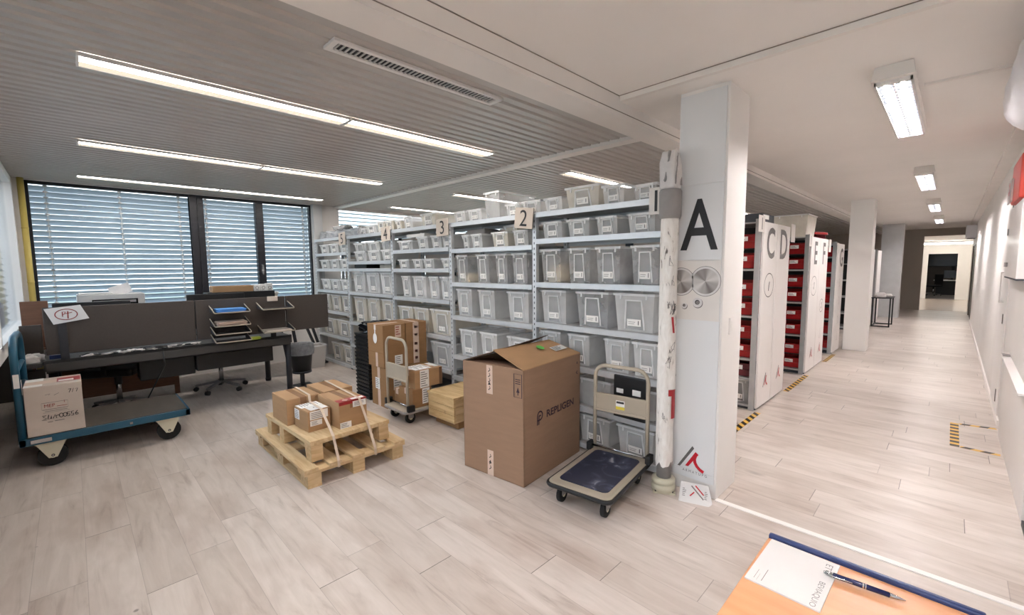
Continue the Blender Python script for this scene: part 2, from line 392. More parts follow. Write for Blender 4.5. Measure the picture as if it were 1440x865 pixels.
_tc = {}
def text_polys(txt, size=1.0, bold=0.0, extrude=0.0):
    """outline of lettering as (verts, faces) in the XY plane, centred"""
    key = (txt, size, bold, extrude)
    if key in _tc: return _tc[key]
    cu = bpy.data.curves.new('lettering', 'FONT'); cu.body = txt; cu.size = size; cu.align_x = 'CENTER'; cu.align_y = 'CENTER'
    cu.offset = bold; cu.extrude = extrude; cu.resolution_u = 4
    o = bpy.data.objects.new('lettering', cu); COL.objects.link(o)
    dg = bpy.context.evaluated_depsgraph_get(); dg.update()
    me = bpy.data.meshes.new_from_object(o.evaluated_get(dg))
    vs = [tuple(v.co) for v in me.vertices]; fs = [tuple(p.vertices) for p in me.polygons]
    bpy.data.objects.remove(o); bpy.data.meshes.remove(me); bpy.data.curves.remove(cu)
    _tc[key] = (vs, fs); return vs, fs
STICKERS = {'label_white': 'shipping_label', 'tape_pale': 'packing_tape', 'tape_tan': 'packing_tape', 'tape_red': 'red_tape', 'paper': 'paper_label'}
class Face:
    """drawing frame on a plane: origin o, in-plane axes u, v (unit), lifts marks by h along the normal"""
    def __init__(s, mb, o, u, v, h=0.0012):
        s.mb = mb; s.o = Vector(o); s.u = Vector(u).normalized(); s.v = Vector(v).normalized(); s.n = s.u.cross(s.v); s.h = h
    def p(s, a, b, k=1): return tuple(s.o + s.u * a + s.v * b + s.n * (s.h * k))
    def rect(s, m, a0, a1, b0, b1, k=1):
        if m in STICKERS: s.mb.cuts.append((len(s.mb.f), STICKERS[m]))
        s.mb.use(m); return s.mb.poly([s.p(a0, b0, k), s.p(a1, b0, k), s.p(a1, b1, k), s.p(a0, b1, k)])
    def poly(s, m, pts, k=1): s.mb.use(m); return s.mb.poly([s.p(a, b, k) for a, b in pts])
    def text(s, m, txt, a, b, size, w=None, rot=0, k=2, bold=0.0, squash=1.0):
        vs, fs = text_polys(txt, 1.0, bold / max(size, 1e-6)); s.mb.use(m)
        xs = [q[0] for q in vs]; ys = [q[1] for q in vs]
        cx, cy = (min(xs) + max(xs)) / 2, (min(ys) + max(ys)) / 2; H = max(ys) - min(ys); sc = size / H
        sx = sc * squash if w is None else w / (max(xs) - min(xs))
        c, q = math.cos(rot), math.sin(rot); out = []
        for x, y, z in vs:
            X, Y = (x - cx) * sx, (y - cy) * sc
            out.append(s.p(a + X * c - Y * q, b + X * q + Y * c, k))
        s.mb.add(out, fs)
    def stroke(s, m, pts, w, k=2, closed=False):
        s.mb.use(m); P = [Vector((a, b)) for a, b in pts]; L = []; R = []
        n = len(P)
        for i, p in enumerate(P):
            a, b = (P[i - 1], P[(i + 1) % n]) if closed else (P[max(i - 1, 0)], P[min(i + 1, n - 1)])
            d = (b - a); d = d.normalized() if d.length > 1e-9 else Vector((1, 0)); q = Vector((-d.y, d.x)) * w / 2
            L.append(s.p(p.x + q.x, p.y + q.y, k)); R.append(s.p(p.x - q.x, p.y - q.y, k))
        vs = L + R; fs = [(i, (i + 1) % n, n + (i + 1) % n, n + i) for i in range(n if closed else n - 1)]
        s.mb.add(vs, fs)
    def circle(s, m, a, b, r, w, k=2, n=28, ry=None):
        ry = ry or r; s.stroke(m, [(a + r * math.cos(2 * PI * i / n), b + ry * math.sin(2 * PI * i / n)) for i in range(n)], w, k, True)
    def disc(s, m, a, b, r, k=2, n=28, ry=None):
        ry = ry or r; s.poly(m, [(a + r * math.cos(2 * PI * i / n), b + ry * math.sin(2 * PI * i / n)) for i in range(n)], k)
    def logo(s, a, b, sz, k=2, flip=1):
        """grey bar with a red arched stroke beside it"""
        def q(x, y): return (a + flip * x * sz, b + y * sz)
        s.poly('letter_grey', [q(-0.5, -0.42), q(-0.4, -0.42), q(0.13, 0.42), q(0.06, 0.5)], k)
        s.poly('logo_red', [q(-0.2, -0.34), q(-0.08, -0.34), q(0.3, 0.22), q(0.18, 0.3)], k)
        arc = [q(0.2 - 0.03 * math.sin(3.1 * t), 0.12 - 0.0 * t) for t in (0,)]
        pts = [(0.19, 0.16), (0.15, 0.02), (0.17, -0.12), (0.25, -0.25), (0.36, -0.34), (0.5, -0.4)]
        s.stroke('logo_red', [q(x, y) for x, y in pts], 0.12 * sz, k + 0.3)
# ------------------------------------------------------------------ the setting
mb = MB().use('floor').box(-8.4, 2.6, -5.1, 20.55, -0.12, 0.0); struct(mb, 'floor', 'pale grey wood-look plank floor')
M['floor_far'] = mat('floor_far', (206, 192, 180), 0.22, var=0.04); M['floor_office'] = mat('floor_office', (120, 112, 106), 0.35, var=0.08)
mb = MB().use('floor_far').box(-2.6, 2.6, 20.55, 27.25, -0.12, 0.0); struct(mb, 'floor_white_room', 'glossy beige floor of the bright room at the far end')
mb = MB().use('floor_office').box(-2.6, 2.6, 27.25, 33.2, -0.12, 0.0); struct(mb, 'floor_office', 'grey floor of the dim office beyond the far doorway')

# ceilings
mb = MB().use('ceiling_paint').box(-1.9, 2.6, -5.1, 2.81, 2.78, 2.9); struct(mb, 'ceiling', 'plain pale ceiling over the entrance area')
mb = MB().use('ceiling_paint').box(-1.9, 2.6, 2.81, 20.55, 2.745, 2.9); struct(mb, 'ceiling_corridor', 'plain pale ceiling along the corridor')
def slat_ceiling(y0, y1, name, label):
    mb = MB().use('slat_metal'); P = 0.1; x = -8.1
    while x < -1.92:
        # flat face, then a slanted groove
        xs = [(x, 2.703), (x + 0.066, 2.700), (x + 0.070, 2.696), (x + 0.076, 2.696), (x + 0.094, 2.722), (x + 0.1, 2.722)]
        top = [(x + 0.1, 2.74), (x, 2.74)]
        mb.prism([(a, y0, b) for a, b in xs + top], (0, y1 - y0, 0)); x += P
    return struct(mb, name, label)
slat_ceiling(-0.45, 3.46, 'ceiling_slats', 'grey metal slat ceiling over the desks and pallets')
slat_ceiling(3.58, 20.5, 'ceiling_slats_rear', 'grey metal slat ceiling over the storage aisles')
mb = MB().use('trim_paint').box(-8.1, -1.9, 3.46, 3.58, 2.672, 2.74); struct(mb, 'trim_1', 'pale strip dividing the slat ceiling')
mb = MB().use('trim_paint').box(-1.9, -1.72, -5.1, 20.5, 2.64, 2.9).box(-1.912, -1.708, -5.1, 20.5, 2.634, 2.664); struct(mb, 'trim_2', 'white boxed beam between slat ceiling and plain ceiling')
mb = MB().use('trim_paint').box(-1.715, 2.5, 2.795, 2.83, 2.742, 2.785); struct(mb, 'trim_3', 'white step strip across the ceiling at the corridor mouth')
mb = MB().use('trim_paint').box(0.30, 0.41, 2.9, 20.5, 2.70, 2.745); struct(mb, 'trim_4', 'boxed cable duct along the top of the corridor wall')
mb = MB().use('label_white').box(-1.05, 0.41, 2.985, 3.025, 0.0, 0.006); struct(mb, 'trim_5', 'white threshold strip across the floor at the corridor mouth')

# walls
def wall_with_holes(axis, c0, c1, a0, a1, z0, z1, holes, m='wall_paint'):
    """slab between a0..a1 along the wall with rectangular holes (p0,p1,q0,q1)"""
    mb = MB().use(m); cuts = sorted(holes); p = a0
    def bx(u0, u1, w0, w1):
        if u1 - u0 < 1e-6 or w1 - w0 < 1e-6: return
        if axis == 'X': mb.box(c0, c1, u0, u1, w0, w1)
        else: mb.box(u0, u1, c0, c1, w0, w1)
    for h in cuts:
        bx(p, h[0], z0, z1); bx(h[0], h[1], z0, h[2]); bx(h[0], h[1], h[3], z1); p = h[1]
    bx(p, a1, z0, z1); return mb
struct(wall_with_holes('X', -8.3, -8.02, -0.5, 20.6, 0, 2.9, [(-0.34, 3.05, 0.88, 2.69), (3.5, 9.9, 0.88, 2.69)]), 'wall_window', 'white wall with wide windows behind the desks')
struct(wall_with_holes('Y', -0.66, -0.42, -8.3, -1.9, 0.88, 2.9, [(-7.78, -2.4, 0.96, 2.66)]), 'wall_left', 'white wall with a long window at the left edge')
struct(MB().use('desk_dark').box(-8.3, -1.9, -1.0, -0.9, 0, 0.9).box(-8.3, -1.9, -1.0, -0.66, 0.86, 0.9), 'wall_left_niche', 'dark recessed wall under the left window')
struct(MB().use('desk_dark').box(-8.3, -8.02, -1.0, -0.5, 0, 0.9), 'wall_left_niche_end', 'dark end of the recess under the left window')
struct(MB().use('wall_paint').box(-2.0, -1.9, -5.1, -0.42, 0, 2.9), 'wall_entrance', 'white wall of the entrance area')
struct(wall_with_holes('Y', -5.2, -5.1, -2.0, 2.6, 0, 2.9, [(-1.85, 2.45, 0.04, 2.74)]), 'wall_rear', 'white wall with added glazing at the rear of the entrance area')
w = MB().use('dark_frame')
for a, b in ((-1.85, -1.8), (-0.33, -0.27), (0.97, 1.03), (2.4, 2.45)): w.box(a, b, -5.19, -5.12, 0.04, 2.74)
w.box(-1.85, 2.45, -5.19, -5.12, 2.69, 2.74).box(-1.85, 2.45, -5.19, -5.12, 0.04, 0.09)
w4 = struct(w, 'window_added', 'added unseen dark-framed glazing that brightens the entrance area')  # glazing added out of view, to bring more light into the entrance area
struct(MB().use('wall_paint').box(2.5, 2.6, -5.1, 2.9, 0, 2.9).box(0.51, 2.6, 2.9, 3.0, 0, 2.9), 'wall_entrance_right', 'white wall beside the entrance area')
struct(wall_with_holes('X', 0.41, 0.53, 2.9, 20.6, 0, 2.9, [(17.2, 19.4, -0.01, 2.1)]), 'wall_right', 'long white wall on the right of the corridor')
struct(MB().use('dark_frame').box(0.425, 0.46, 17.22, 19.38, 0.0, 2.08).use('dark_room').box(0.405, 0.425, 17.2, 17.26, 0, 2.1).box(0.405, 0.425, 19.34, 19.4, 0, 2.1), 'door_2', 'dark door far along the corridor wall')
struct(MB().use('trim_paint').box(0.395, 0.41, 6.3, 17.2, 0, 0.06), 'baseboard_right', 'low white skirting along the corridor wall')
struct(MB().use('beige_wall').box(-8.3, -0.74, 20.5, 20.62, 0, 2.9).box(-0.74, 0.45, 20.5, 20.62, 2.5, 2.9).box(0.45, 0.6, 20.5, 20.62, 0, 2.9), 'wall_far', 'beige wall with a wide opening at the end of the corridor')
# bright room and office
M['room_white'] = mat('room_white', (246, 240, 232), 0.6, var=0.01)
struct(wall_with_holes('Y', 27.2, 27.3, -2.6, 2.6, 0, 2.5, [(-0.80, 0.13, -0.01, 2.0)], 'room_white'), 'wall_white_room', 'bright white wall with a doorway at the far end')
struct(MB().use('room_white').box(-2.6, -2.5, 20.6, 27.2, 0, 2.5).box(2.5, 2.6, 20.6, 27.2, 0, 2.5), 'wall_white_room_sides', 'side walls of the bright far room')
struct(MB().use('room_white').box(-2.6, 2.6, 20.62, 27.3, 2.5, 2.62), 'ceiling_white_room', 'ceiling of the bright far room')
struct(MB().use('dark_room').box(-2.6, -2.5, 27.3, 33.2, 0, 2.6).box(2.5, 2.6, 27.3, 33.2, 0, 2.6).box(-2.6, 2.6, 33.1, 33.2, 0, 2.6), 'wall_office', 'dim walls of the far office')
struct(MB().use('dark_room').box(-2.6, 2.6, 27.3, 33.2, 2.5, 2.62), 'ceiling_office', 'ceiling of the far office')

# white pier and near pillars
def pillar(y0, y1, name, label, x0=-1.37, x1=-1.05, m='wall_paint'):
    return struct(MB().use(m).box(x0, x1, y0, y1, 0, 2.76), name, label, bevel=0.006)
pillar(3.0, 3.37, 'pillar_near', 'white square pillar at the corridor mouth')
pillar(10.13, 10.5, 'pillar_middle', 'white square pillar beside rack G', -1.38, -1.04)
pillar(17.15, 17.5, 'pillar_end', 'pale grey square pillar far down the corridor', -1.55, -1.06, 'column_grey')
struct(MB().use('column_grey').box(-8.02, -7.9, 3.05, 3.2, 0, 2.7), 'trim_6', 'grey post between the window banks')

# windows: frames, panes
def window_bank(name, label, Y0, Y1, mull, z0=0.88, z1=2.69, x=-8.05, m='dark_frame'):
    w = MB().use(m); t = 0.05
    w.box(x - 0.06, x + 0.03, Y0, Y0 + t, z0, z1).box(x - 0.06, x + 0.03, Y1 - t * 0.5, Y1, z0, z1).box(x - 0.06, x + 0.03, Y0, Y1, z1 - 0.035, z1).box(x - 0.06, x + 0.03, Y0, Y1, z0, z0 + 0.06)
    for a, b in mull:
        w.box(x - 0.06, x + 0.035, a, b, z0, z1)
        if b - a > 0.14: w.box(x - 0.06, x + 0.045, a, (a + b) / 2 - 0.006, z0 + 0.02, z1 - 0.02).box(x - 0.06, x + 0.045, (a + b) / 2 + 0.006, b, z0 + 0.02, z1 - 0.02)
    o = struct(w, name, label)
    g = MB().use('glass').box(x - 0.03, x - 0.022, Y0 + 0.03, Y1 - 0.03, z0 + 0.03, z1 - 0.03); part(g, 'pane', o)
    return o
w1 = window_bank('window_1', 'wide dark-framed window behind the desks', -0.34, 3.05, [(1.31, 1.48), (2.18, 2.29)])
h = MB().use('chrome').box(-8.02, -8.0, 2.22, 2.25, 1.53, 1.66).box(-8.0, -7.975, 2.223, 2.247, 1.62, 1.65).box(-7.985, -7.97, 2.223, 2.247, 1.50, 1.65); part(h, 'handle', w1, 0.003, 'chrome handle')
window_bank('window_2', 'pale window seen over the storage shelves', 3.5, 9.9, [(5.6, 5.68), (7.7, 7.78)], m='white_paint')
w = MB().use('white_paint')
for a, b in ((-7.78, -7.7), (-5.2, -5.12), (-2.48, -2.4)): w.box(a, b, -0.5, -0.41, 0.96, 2.66)
w.box(-7.78, -2.4, -0.5, -0.41, 2.6, 2.66).box(-7.78, -2.4, -0.5, -0.41, 0.96, 1.01)
w3 = struct(w, 'window_3', 'white-framed window at the left edge')
part(MB().use('glass').box(-1.82, 2.42, -5.16, -5.15, 0.06, 2.72), 'pane', w4)
part(MB().use('glass').box(-7.75, -2.42, -0.475, -0.468, 0.92, 2.64), 'pane', w3)

def blind(name, label, axis, c, a0, a1, z0, z1, tilt=50, pitch=0.07, width=0.08, group=None, cords=()):
    mb = MB().use('blind'); z = z1 - 0.05; th = math.radians(tilt); cs, sn = math.cos(th) * width / 2, math.sin(th) * width / 2
    while z > z0:
        prof = [(cs, sn), (cs * 0.3 + 0.002, sn * 0.3 + 0.004), (-cs * 0.4 + 0.003, -sn * 0.4 + 0.004), (-cs, -sn)]
        pts = lambda a: [((c + d, a, z + e) if axis == 'X' else (a, c + d, z + e)) for d, e in prof]
        r0, r1 = pts(a0), pts(a1)
        low = lambda r: [(p[0], p[1], p[2] - 0.0012) for p in r][::-1]
        mb.ring([r0 + low(r0), r1 + low(r1)], smooth=False); z -= pitch
    if axis == 'X': ctr = (c, (a0 + a1) / 2, z0)
    else: ctr = ((a0 + a1) / 2, c, z0)
    root = thing(name, label, 'blind', ctr, 0, group)
    mb.v = [(p[0] - ctr[0], p[1] - ctr[1], p[2] - ctr[2]) for p in mb.v]
    part(mb, 'slats', root)
    k = MB().use('cable_white')
    for q in cords:
        if axis == 'X': k.box(c + cs - 0.002 - ctr[0], c + cs + 0.003 - ctr[0], q - 0.004 - ctr[1], q + 0.004 - ctr[1], 0, z1 - z0 - 0.02)
        else: k.box(q - 0.004 - ctr[0], q + 0.004 - ctr[0], c + cs - 0.002 - ctr[1], c + cs + 0.003 - ctr[1], 0, z1 - z0 - 0.02)
    z = z1 - 0.05
    while z > z0:
        for q in cords:
            if axis == 'X': k.cbox((c + cs + 0.002 - ctr[0], q - ctr[1], z + sn - 0.004 - ctr[2]), (0.012, 0.04, 0.022))
        z -= pitch
    if cords: part(k, 'ladder_cord', root)
    return root
g = 'venetian blinds at the desk window'
blind('venetian_blind', 'wide grey-blue venetian blind left of the thick dark mullion', 'X', -8.16, -0.31, 1.33, 0.9, 2.67, group=g, cords=(-0.15, 0.55, 1.2))
blind('venetian_blind', 'narrow venetian blind between the two dark mullions', 'X', -8.16, 1.46, 2.2, 0.9, 2.67, group=g, cords=(1.53,))
blind('venetian_blind', 'narrow venetian blind right of the mullion with the handle', 'X', -8.16, 2.27, 3.04, 0.9, 2.67, group=g, cords=(2.95,))
blind('venetian_blind', 'pale venetian blind seen above the storage shelves', 'X', -8.18, 3.5, 9.9, 0.9, 2.67, tilt=14)
blind('venetian_blind', 'white venetian blind at the left edge of the room', 'Y', -0.56, -7.7, -2.45, 0.92, 2.64, tilt=-30)

# outside ground, so daylight bounces up
M['outside'] = mat('outside', (150, 158, 140), 0.9, var=0.2, scale=0.3)
struct(MB().use('outside').box(-60, -8.3, -40, 40, -0.6, -0.5).box(-8.3, -2.0, -40, -0.66, -0.6, -0.5).box(-2.0, 30, -40, -5.2, -0.6, -0.5), 'ground', 'ground outside the windows')

# ------------------------------------------------------------------ lamps
def strip_light(X, y0, y1, label):
    root = thing('strip_light', label, 'light', (X, (y0 + y1) / 2, 2.69), 0, 'recessed strip lights in the slat ceiling')
    L = (y1 - y0) / 2; w = 0.08
    f = MB().use('white_paint').box(-w - 0.01, -w, -L, L, -0.008, 0.012).box(w, w + 0.01, -L, L, -0.008, 0.012).box(-w - 0.01, w + 0.01, -L - 0.01, -L, -0.008, 0.012).box(-w - 0.01, w + 0.01, L, L + 0.01, -0.008, 0.012)
    part(f, 'frame', root)
    part(MB().use('lamp_reflector').box(-w, -0.005, -L, L, -0.004, 0.008), 'reflector', root)
    part(MB().use('lamp_tube').box(-0.005, w, -L, L, -0.006, 0.008), 'tube_cover', root)
strip_light(-3.29, 0.11, 1.53, 'nearest strip light over the pallets, left half')
strip_light(-3.29, 1.56, 2.97, 'nearest strip light over the pallets, right half')
strip_light(-5.39, 0.13, 1.53, 'middle strip light, left half, over the cart')
strip_light(-5.39, 1.56, 2.95, 'middle strip light, right half')
strip_light(-7.3, 0.14, 1.53, 'strip light nearest the window, left half')
strip_light(-7.3, 1.56, 2.95, 'strip light nearest the window, right half')
strip_light(-3.29, 4.2, 5.62, 'strip light above the top bins of shelf one')
strip_light(-5.42, 4.2, 5.62, 'strip light behind the tall clear box of shelf two')
strip_light(-7.3, 4.2, 5.62, 'strip light glimpsed over shelf three')
for X in (-3.29, -5.42): strip_light(X, 8.0, 10.8, 'strip light over the far storage aisle by ' + ('the corridor' if X > -4 else 'the window'))

def hall_light(y0, label):
    root = thing('ceiling_light', label, 'light', (-0.31, y0 + 0.81, 2.745), 0, 'louvred lights along the corridor ceiling')
    L = 0.81
    b = MB().use('trim_paint').frustum(-0.1, 0.1, -L, L, -0.085, -0.085, 0.085, -L + 0.03, L - 0.03, 0.0)
    part(b, 'housing', root, 0.003)
    part(MB().use('lamp_tray').box(-0.075, 0.075, -L + 0.06, L - 0.06, -0.0875, -0.086), 'tube_tray', root)
    for sx in (-1, 1): part(MB().use('lamp_hall').box(sx * 0.038 - 0.009, sx * 0.038 + 0.009, -L + 0.07, L - 0.07, -0.0900, -0.0876), 'tube', root)
    g = MB().use('post_dark')
    for k in range(25):
        y = -L + 0.06 + k * (2 * L - 0.12) / 24; g.box(-0.08, 0.08, y - 0.003, y + 0.003, -0.106, -0.0905)
    g.use('white_paint').box(-0.086, -0.076, -L + 0.04, L - 0.04, -0.106, -0.085).box(0.076, 0.086, -L + 0.04, L - 0.04, -0.106, -0.085).box(-0.004, 0.004, -L + 0.06, L - 0.06, -0.102, -0.088)
    g.box(-0.086, 0.086, -L + 0.04, -L + 0.058, -0.106, -0.085).box(-0.086, 0.086, L - 0.058, L - 0.04, -0.106, -0.085)
    part(g, 'louvre', root)
for y, s in ((3.4, 'nearest louvred ceiling light in the corridor'), (7.2, 'second louvred ceiling light in the corridor'), (10.95, 'third louvred ceiling light in the corridor'), (14.8, 'farthest louvred ceiling light in the corridor'),
             (-0.45, 'added unseen louvred ceiling light over the entrance table'), (-4.2, 'added unseen louvred ceiling light at the rear of the entrance')): hall_light(y, s)  # last two are out of view, added to brighten the entrance area
solo(MB().use('trim_paint').box(-0.2, 0.41, 3.94, 3.965, 2.73, 2.746), 'cable_channel', 'thin channel on the ceiling from the nearest corridor light to the wall', 'cable channel')
fl = thing('tube_light', 'long glowing tube light across the bright far room', 'light', (-0.15, 25.6, 2.40))
part(MB().use('white_paint').box(-0.95, 0.85, -0.06, 0.06, 0.03, 0.1), 'housing', fl); part(MB().use('lamp_far').cyl((-0.93, 0, 0.0), (0.83, 0, 0.0), 0.035, 10), 'tube', fl)
for x in (-1.6, 1.6):
    r = thing('panel_light', 'ceiling panel light of the far room, %s side' % ('left' if x < 0 else 'right'), 'light', (x, 23.6, 2.49)); part(MB().use('lamp_dim').box(-0.3, 0.3, -0.6, 0.6, -0.006, 0), 'diffuser', r); part(MB().use('white_paint').box(-0.32, 0.32, -0.62, 0.62, 0, 0.012), 'frame', r)

r = thing('panel_light', 'added unseen dim panel light that brightens the far office', 'light', (0.0, 30.4, 2.49)); part(MB().use('lamp_dim').box(-0.3, 0.3, -0.6, 0.6, -0.006, 0), 'diffuser', r); part(MB().use('white_paint').box(-0.32, 0.32, -0.62, 0.62, 0, 0.012), 'frame', r)  # panel added out of sight so the office is less black

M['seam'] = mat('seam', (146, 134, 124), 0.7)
struct(MB().use('seam').box(-1.7195, -1.7155, -5.1, 2.795, 2.7755, 2.7795), 'trim_7', 'dark strip coloured as the shadow gap between ceiling and boxed beam')  # strip colour stands in for the shade of the ceiling gap
struct(MB().use('seam').box(-1.715, 2.5, 2.790, 2.7945, 2.7755, 2.7795), 'trim_8', 'dark strip coloured as the shadow line along the ceiling step')  # shade at the step edge, put in as a dark strip
struct(MB().use('seam').box(-1.7075, -1.7045, -5.1, 20.4, 2.664, 2.668), 'trim_9', 'dark strip along the boxed beam')
# ceiling air grille
v = thing('air_grille', 'long white slotted air grille in the slat ceiling', 'vent', (-2.22, 1.53, 2.69))
L = 0.53
part(MB().use('white_paint').box(-0.065, -0.04, -L, L, -0.006, 0.01).box(0.04, 0.065, -L, L, -0.006, 0.01).box(-0.065, 0.065, -L - 0.03, -L, -0.006, 0.01).box(-0.065, 0.065, L, L + 0.03, -0.006, 0.01), 'frame', v, 0.002)
part(MB().use('black_plastic').box(-0.04, 0.04, -L, L, 0.004, 0.009), 'duct', v, 0, 'dark duct behind the slots')
g = MB().use('printer_grey')
for k in range(40): y = -L + (k + 0.5) * 2 * L / 40; g.box(-0.04, 0.04, y - 0.004, y + 0.003, -0.003, 0.003)
part(g, 'louvre', v)

# corner pipe
p = MB().use('pipe_yellow').cyl((-7.93, -0.345, 0), (-7.93, -0.345, 2.7), 0.03, 14)
for z in (0.9, 1.45, 2.1): p.cyl((-7.93, -0.345, z), (-7.93, -0.345, z + 0.012), 0.033, 14)
solo(p, 'heating_pipe', 'yellow vertical pipe in the corner beside the window', 'pipe')

# ------------------------------------------------------------------ camera, world, view
cam = bpy.data.cameras.new('camera'); co = bpy.data.objects.new('camera', cam); COL.objects.link(co); SC.camera = co
cam.sensor_fit = 'HORIZONTAL'; cam.sensor_width = 36.0; cam.lens = 618.35 / 1440 * 36.0; cam.clip_start = 0.05; cam.clip_end = 200
yaw, pit, rol = 0.785249, 0.0934063, 0.00788078
fw = Vector((-math.sin(yaw) * math.cos(pit), math.cos(yaw) * math.cos(pit), -math.sin(pit))); r = Vector((math.cos(yaw), math.sin(yaw), 0)); d = fw.cross(r)
r2 = r * math.cos(rol) + d * math.sin(rol); d2 = -r * math.sin(rol) + d * math.cos(rol)
co.matrix_world = Matrix(((r2.x, -d2.x, -fw.x, 0.0), (r2.y, -d2.y, -fw.y, 0.0), (r2.z, -d2.z, -fw.z, 1.6), (0, 0, 0, 1)))
wd = bpy.data.worlds.new('daylight'); SC.world = wd; wd.use_nodes = True; wt = wd.node_tree; wt.nodes.clear()
wo = wt.nodes.new('ShaderNodeOutputWorld'); wb = wt.nodes.new('ShaderNodeBackground'); wc = wt.nodes.new('ShaderNodeTexCoord'); ws = wt.nodes.new('ShaderNodeSeparateXYZ'); wr = wt.nodes.new('ShaderNodeValToRGB')
wt.links.new(wc.outputs['Generated'], ws.inputs[0]); wt.links.new(ws.outputs[2], wr.inputs[0])
wr.color_ramp.elements[0].position = 0.0; wr.color_ramp.elements[0].color = lin((236, 243, 250)); wr.color_ramp.elements[1].position = 0.6; wr.color_ramp.elements[1].color = lin((196, 218, 242))
wt.links.new(wr.outputs[0], wb.inputs[0]); wb.inputs[1].default_value = 1.7; wt.links.new(wb.outputs[0], wo.inputs[0])
SC.view_settings.view_transform = 'Standard'; SC.view_settings.look = 'None'; SC.view_settings.gamma = 1.0; SC.view_settings.use_curve_mapping = False
SC.view_settings.exposure = 1.42
SC.cycles.transparent_max_bounces = 24; SC.cycles.max_bounces = 8; SC.cycles.sample_clamp_indirect = 6.0
# ------------------------------------------------------------------ storage racks 1-5 with their tubs
YF = 3.04; RD = 0.50
PX = [-1.455, -2.74, -4.01, -5.28, -6.615, -7.86]
LEVELS = {1: [2.06, 1.82, 1.425, 1.055, 0.71, 0.37, 0.05], 2: [2.06, 1.77, 1.40, 1.025, 0.575, 0.33, 0.05], 3: [2.065, 1.795, 1.555, 1.19, 0.765, 0.375, 0.05],
          4: [2.055, 1.665, 1.56, 1.205, 0.74, 0.39, 0.04], 5: [2.06, 1.815, 1.56, 1.205, 0.86, 0.455, 0.025]}
def post(parent, x, y, front=True):
    p = MB().use('galv').box(-0.022, 0.022, -0.003, 0.0, 0.0, 2.085).box(-0.022, -0.019, 0, 0.035, 0, 2.085).box(0.019, 0.022, 0, 0.035, 0, 2.085)
    p.use('post_dark')
    if front:
        z = 0.06
        while z < 2.06: p.cbox((0, -0.0034, z), (0.01, 0.001, 0.02)); z += 0.05
    p.use('black_plastic').box(-0.022, 0.022, -0.006, 0.038, 0, 0.02)
    o = part(p, 'post', parent); o.location = (x, y, 0); return o
def rack(k):
    x0, x1 = PX[k], PX[k - 1]; cx = (x0 + x1) / 2; W = x1 - x0
    words = ['', 'one', 'two', 'three', 'four', 'five'][k]
    root = thing('storage_rack', 'galvanised shelving bay carrying the number sign %d' % k, 'shelf rack', (cx, YF, 0), 0, 'numbered shelving bays')
    hw = W / 2
    if k == 1: post(root, hw, 0); post(root, hw, RD - 0.04)
    post(root, -hw, 0); post(root, -hw, RD - 0.04)
    for z in LEVELS[k]:
        s = MB().use('galv').box(-hw + 0.025, hw - 0.025, -0.012, 0.018, z - 0.019, z + 0.026).use('shelf_under').box(-hw + 0.025, hw - 0.025, 0.018, RD, z + 0.01, z + 0.025).use('galv').box(-hw + 0.025, hw - 0.025, RD - 0.018, RD, z - 0.026, z + 0.01)
        s.use('post_dark').cbox((0.05 - hw + 0.5 * W, RD - 0.009, z - 0.05), (0.07, 0.016, 0.05))
        part(s, 'shelf', root)
    part(MB().use('rack_back').box(-hw + 0.02, hw - 0.02, RD + 0.002, RD + 0.012, 0.02, 2.02), 'back_panel', root, 0, 'brown back panel')
    sg = MB().use('sign_beige' if k > 1 else 'sign_white').cbox((0, 0, 0), (0.23, 0.006, 0.19))
    s = part(sg, 'number_sign', root, 0, 'plate with the number %d' % k)
    s.location = (hw - 0.105 if k > 1 else hw - 0.02, -0.03, 2.045 if k > 1 else 2.06); s.rotation_euler = (0, {1: 0, 2: 0.12, 3: -0.03, 4: -0.05, 5: -0.06}[k], 0)
    n = MB(); Face(n, (0, -0.0035, 0), (1, 0, 0), (0, 0, 1)).text('letter_black', str(k), -0.06 if k == 1 else 0, 0, 0.148); part(n, 'numeral', s)
for k in range(1, 6): rack(k)

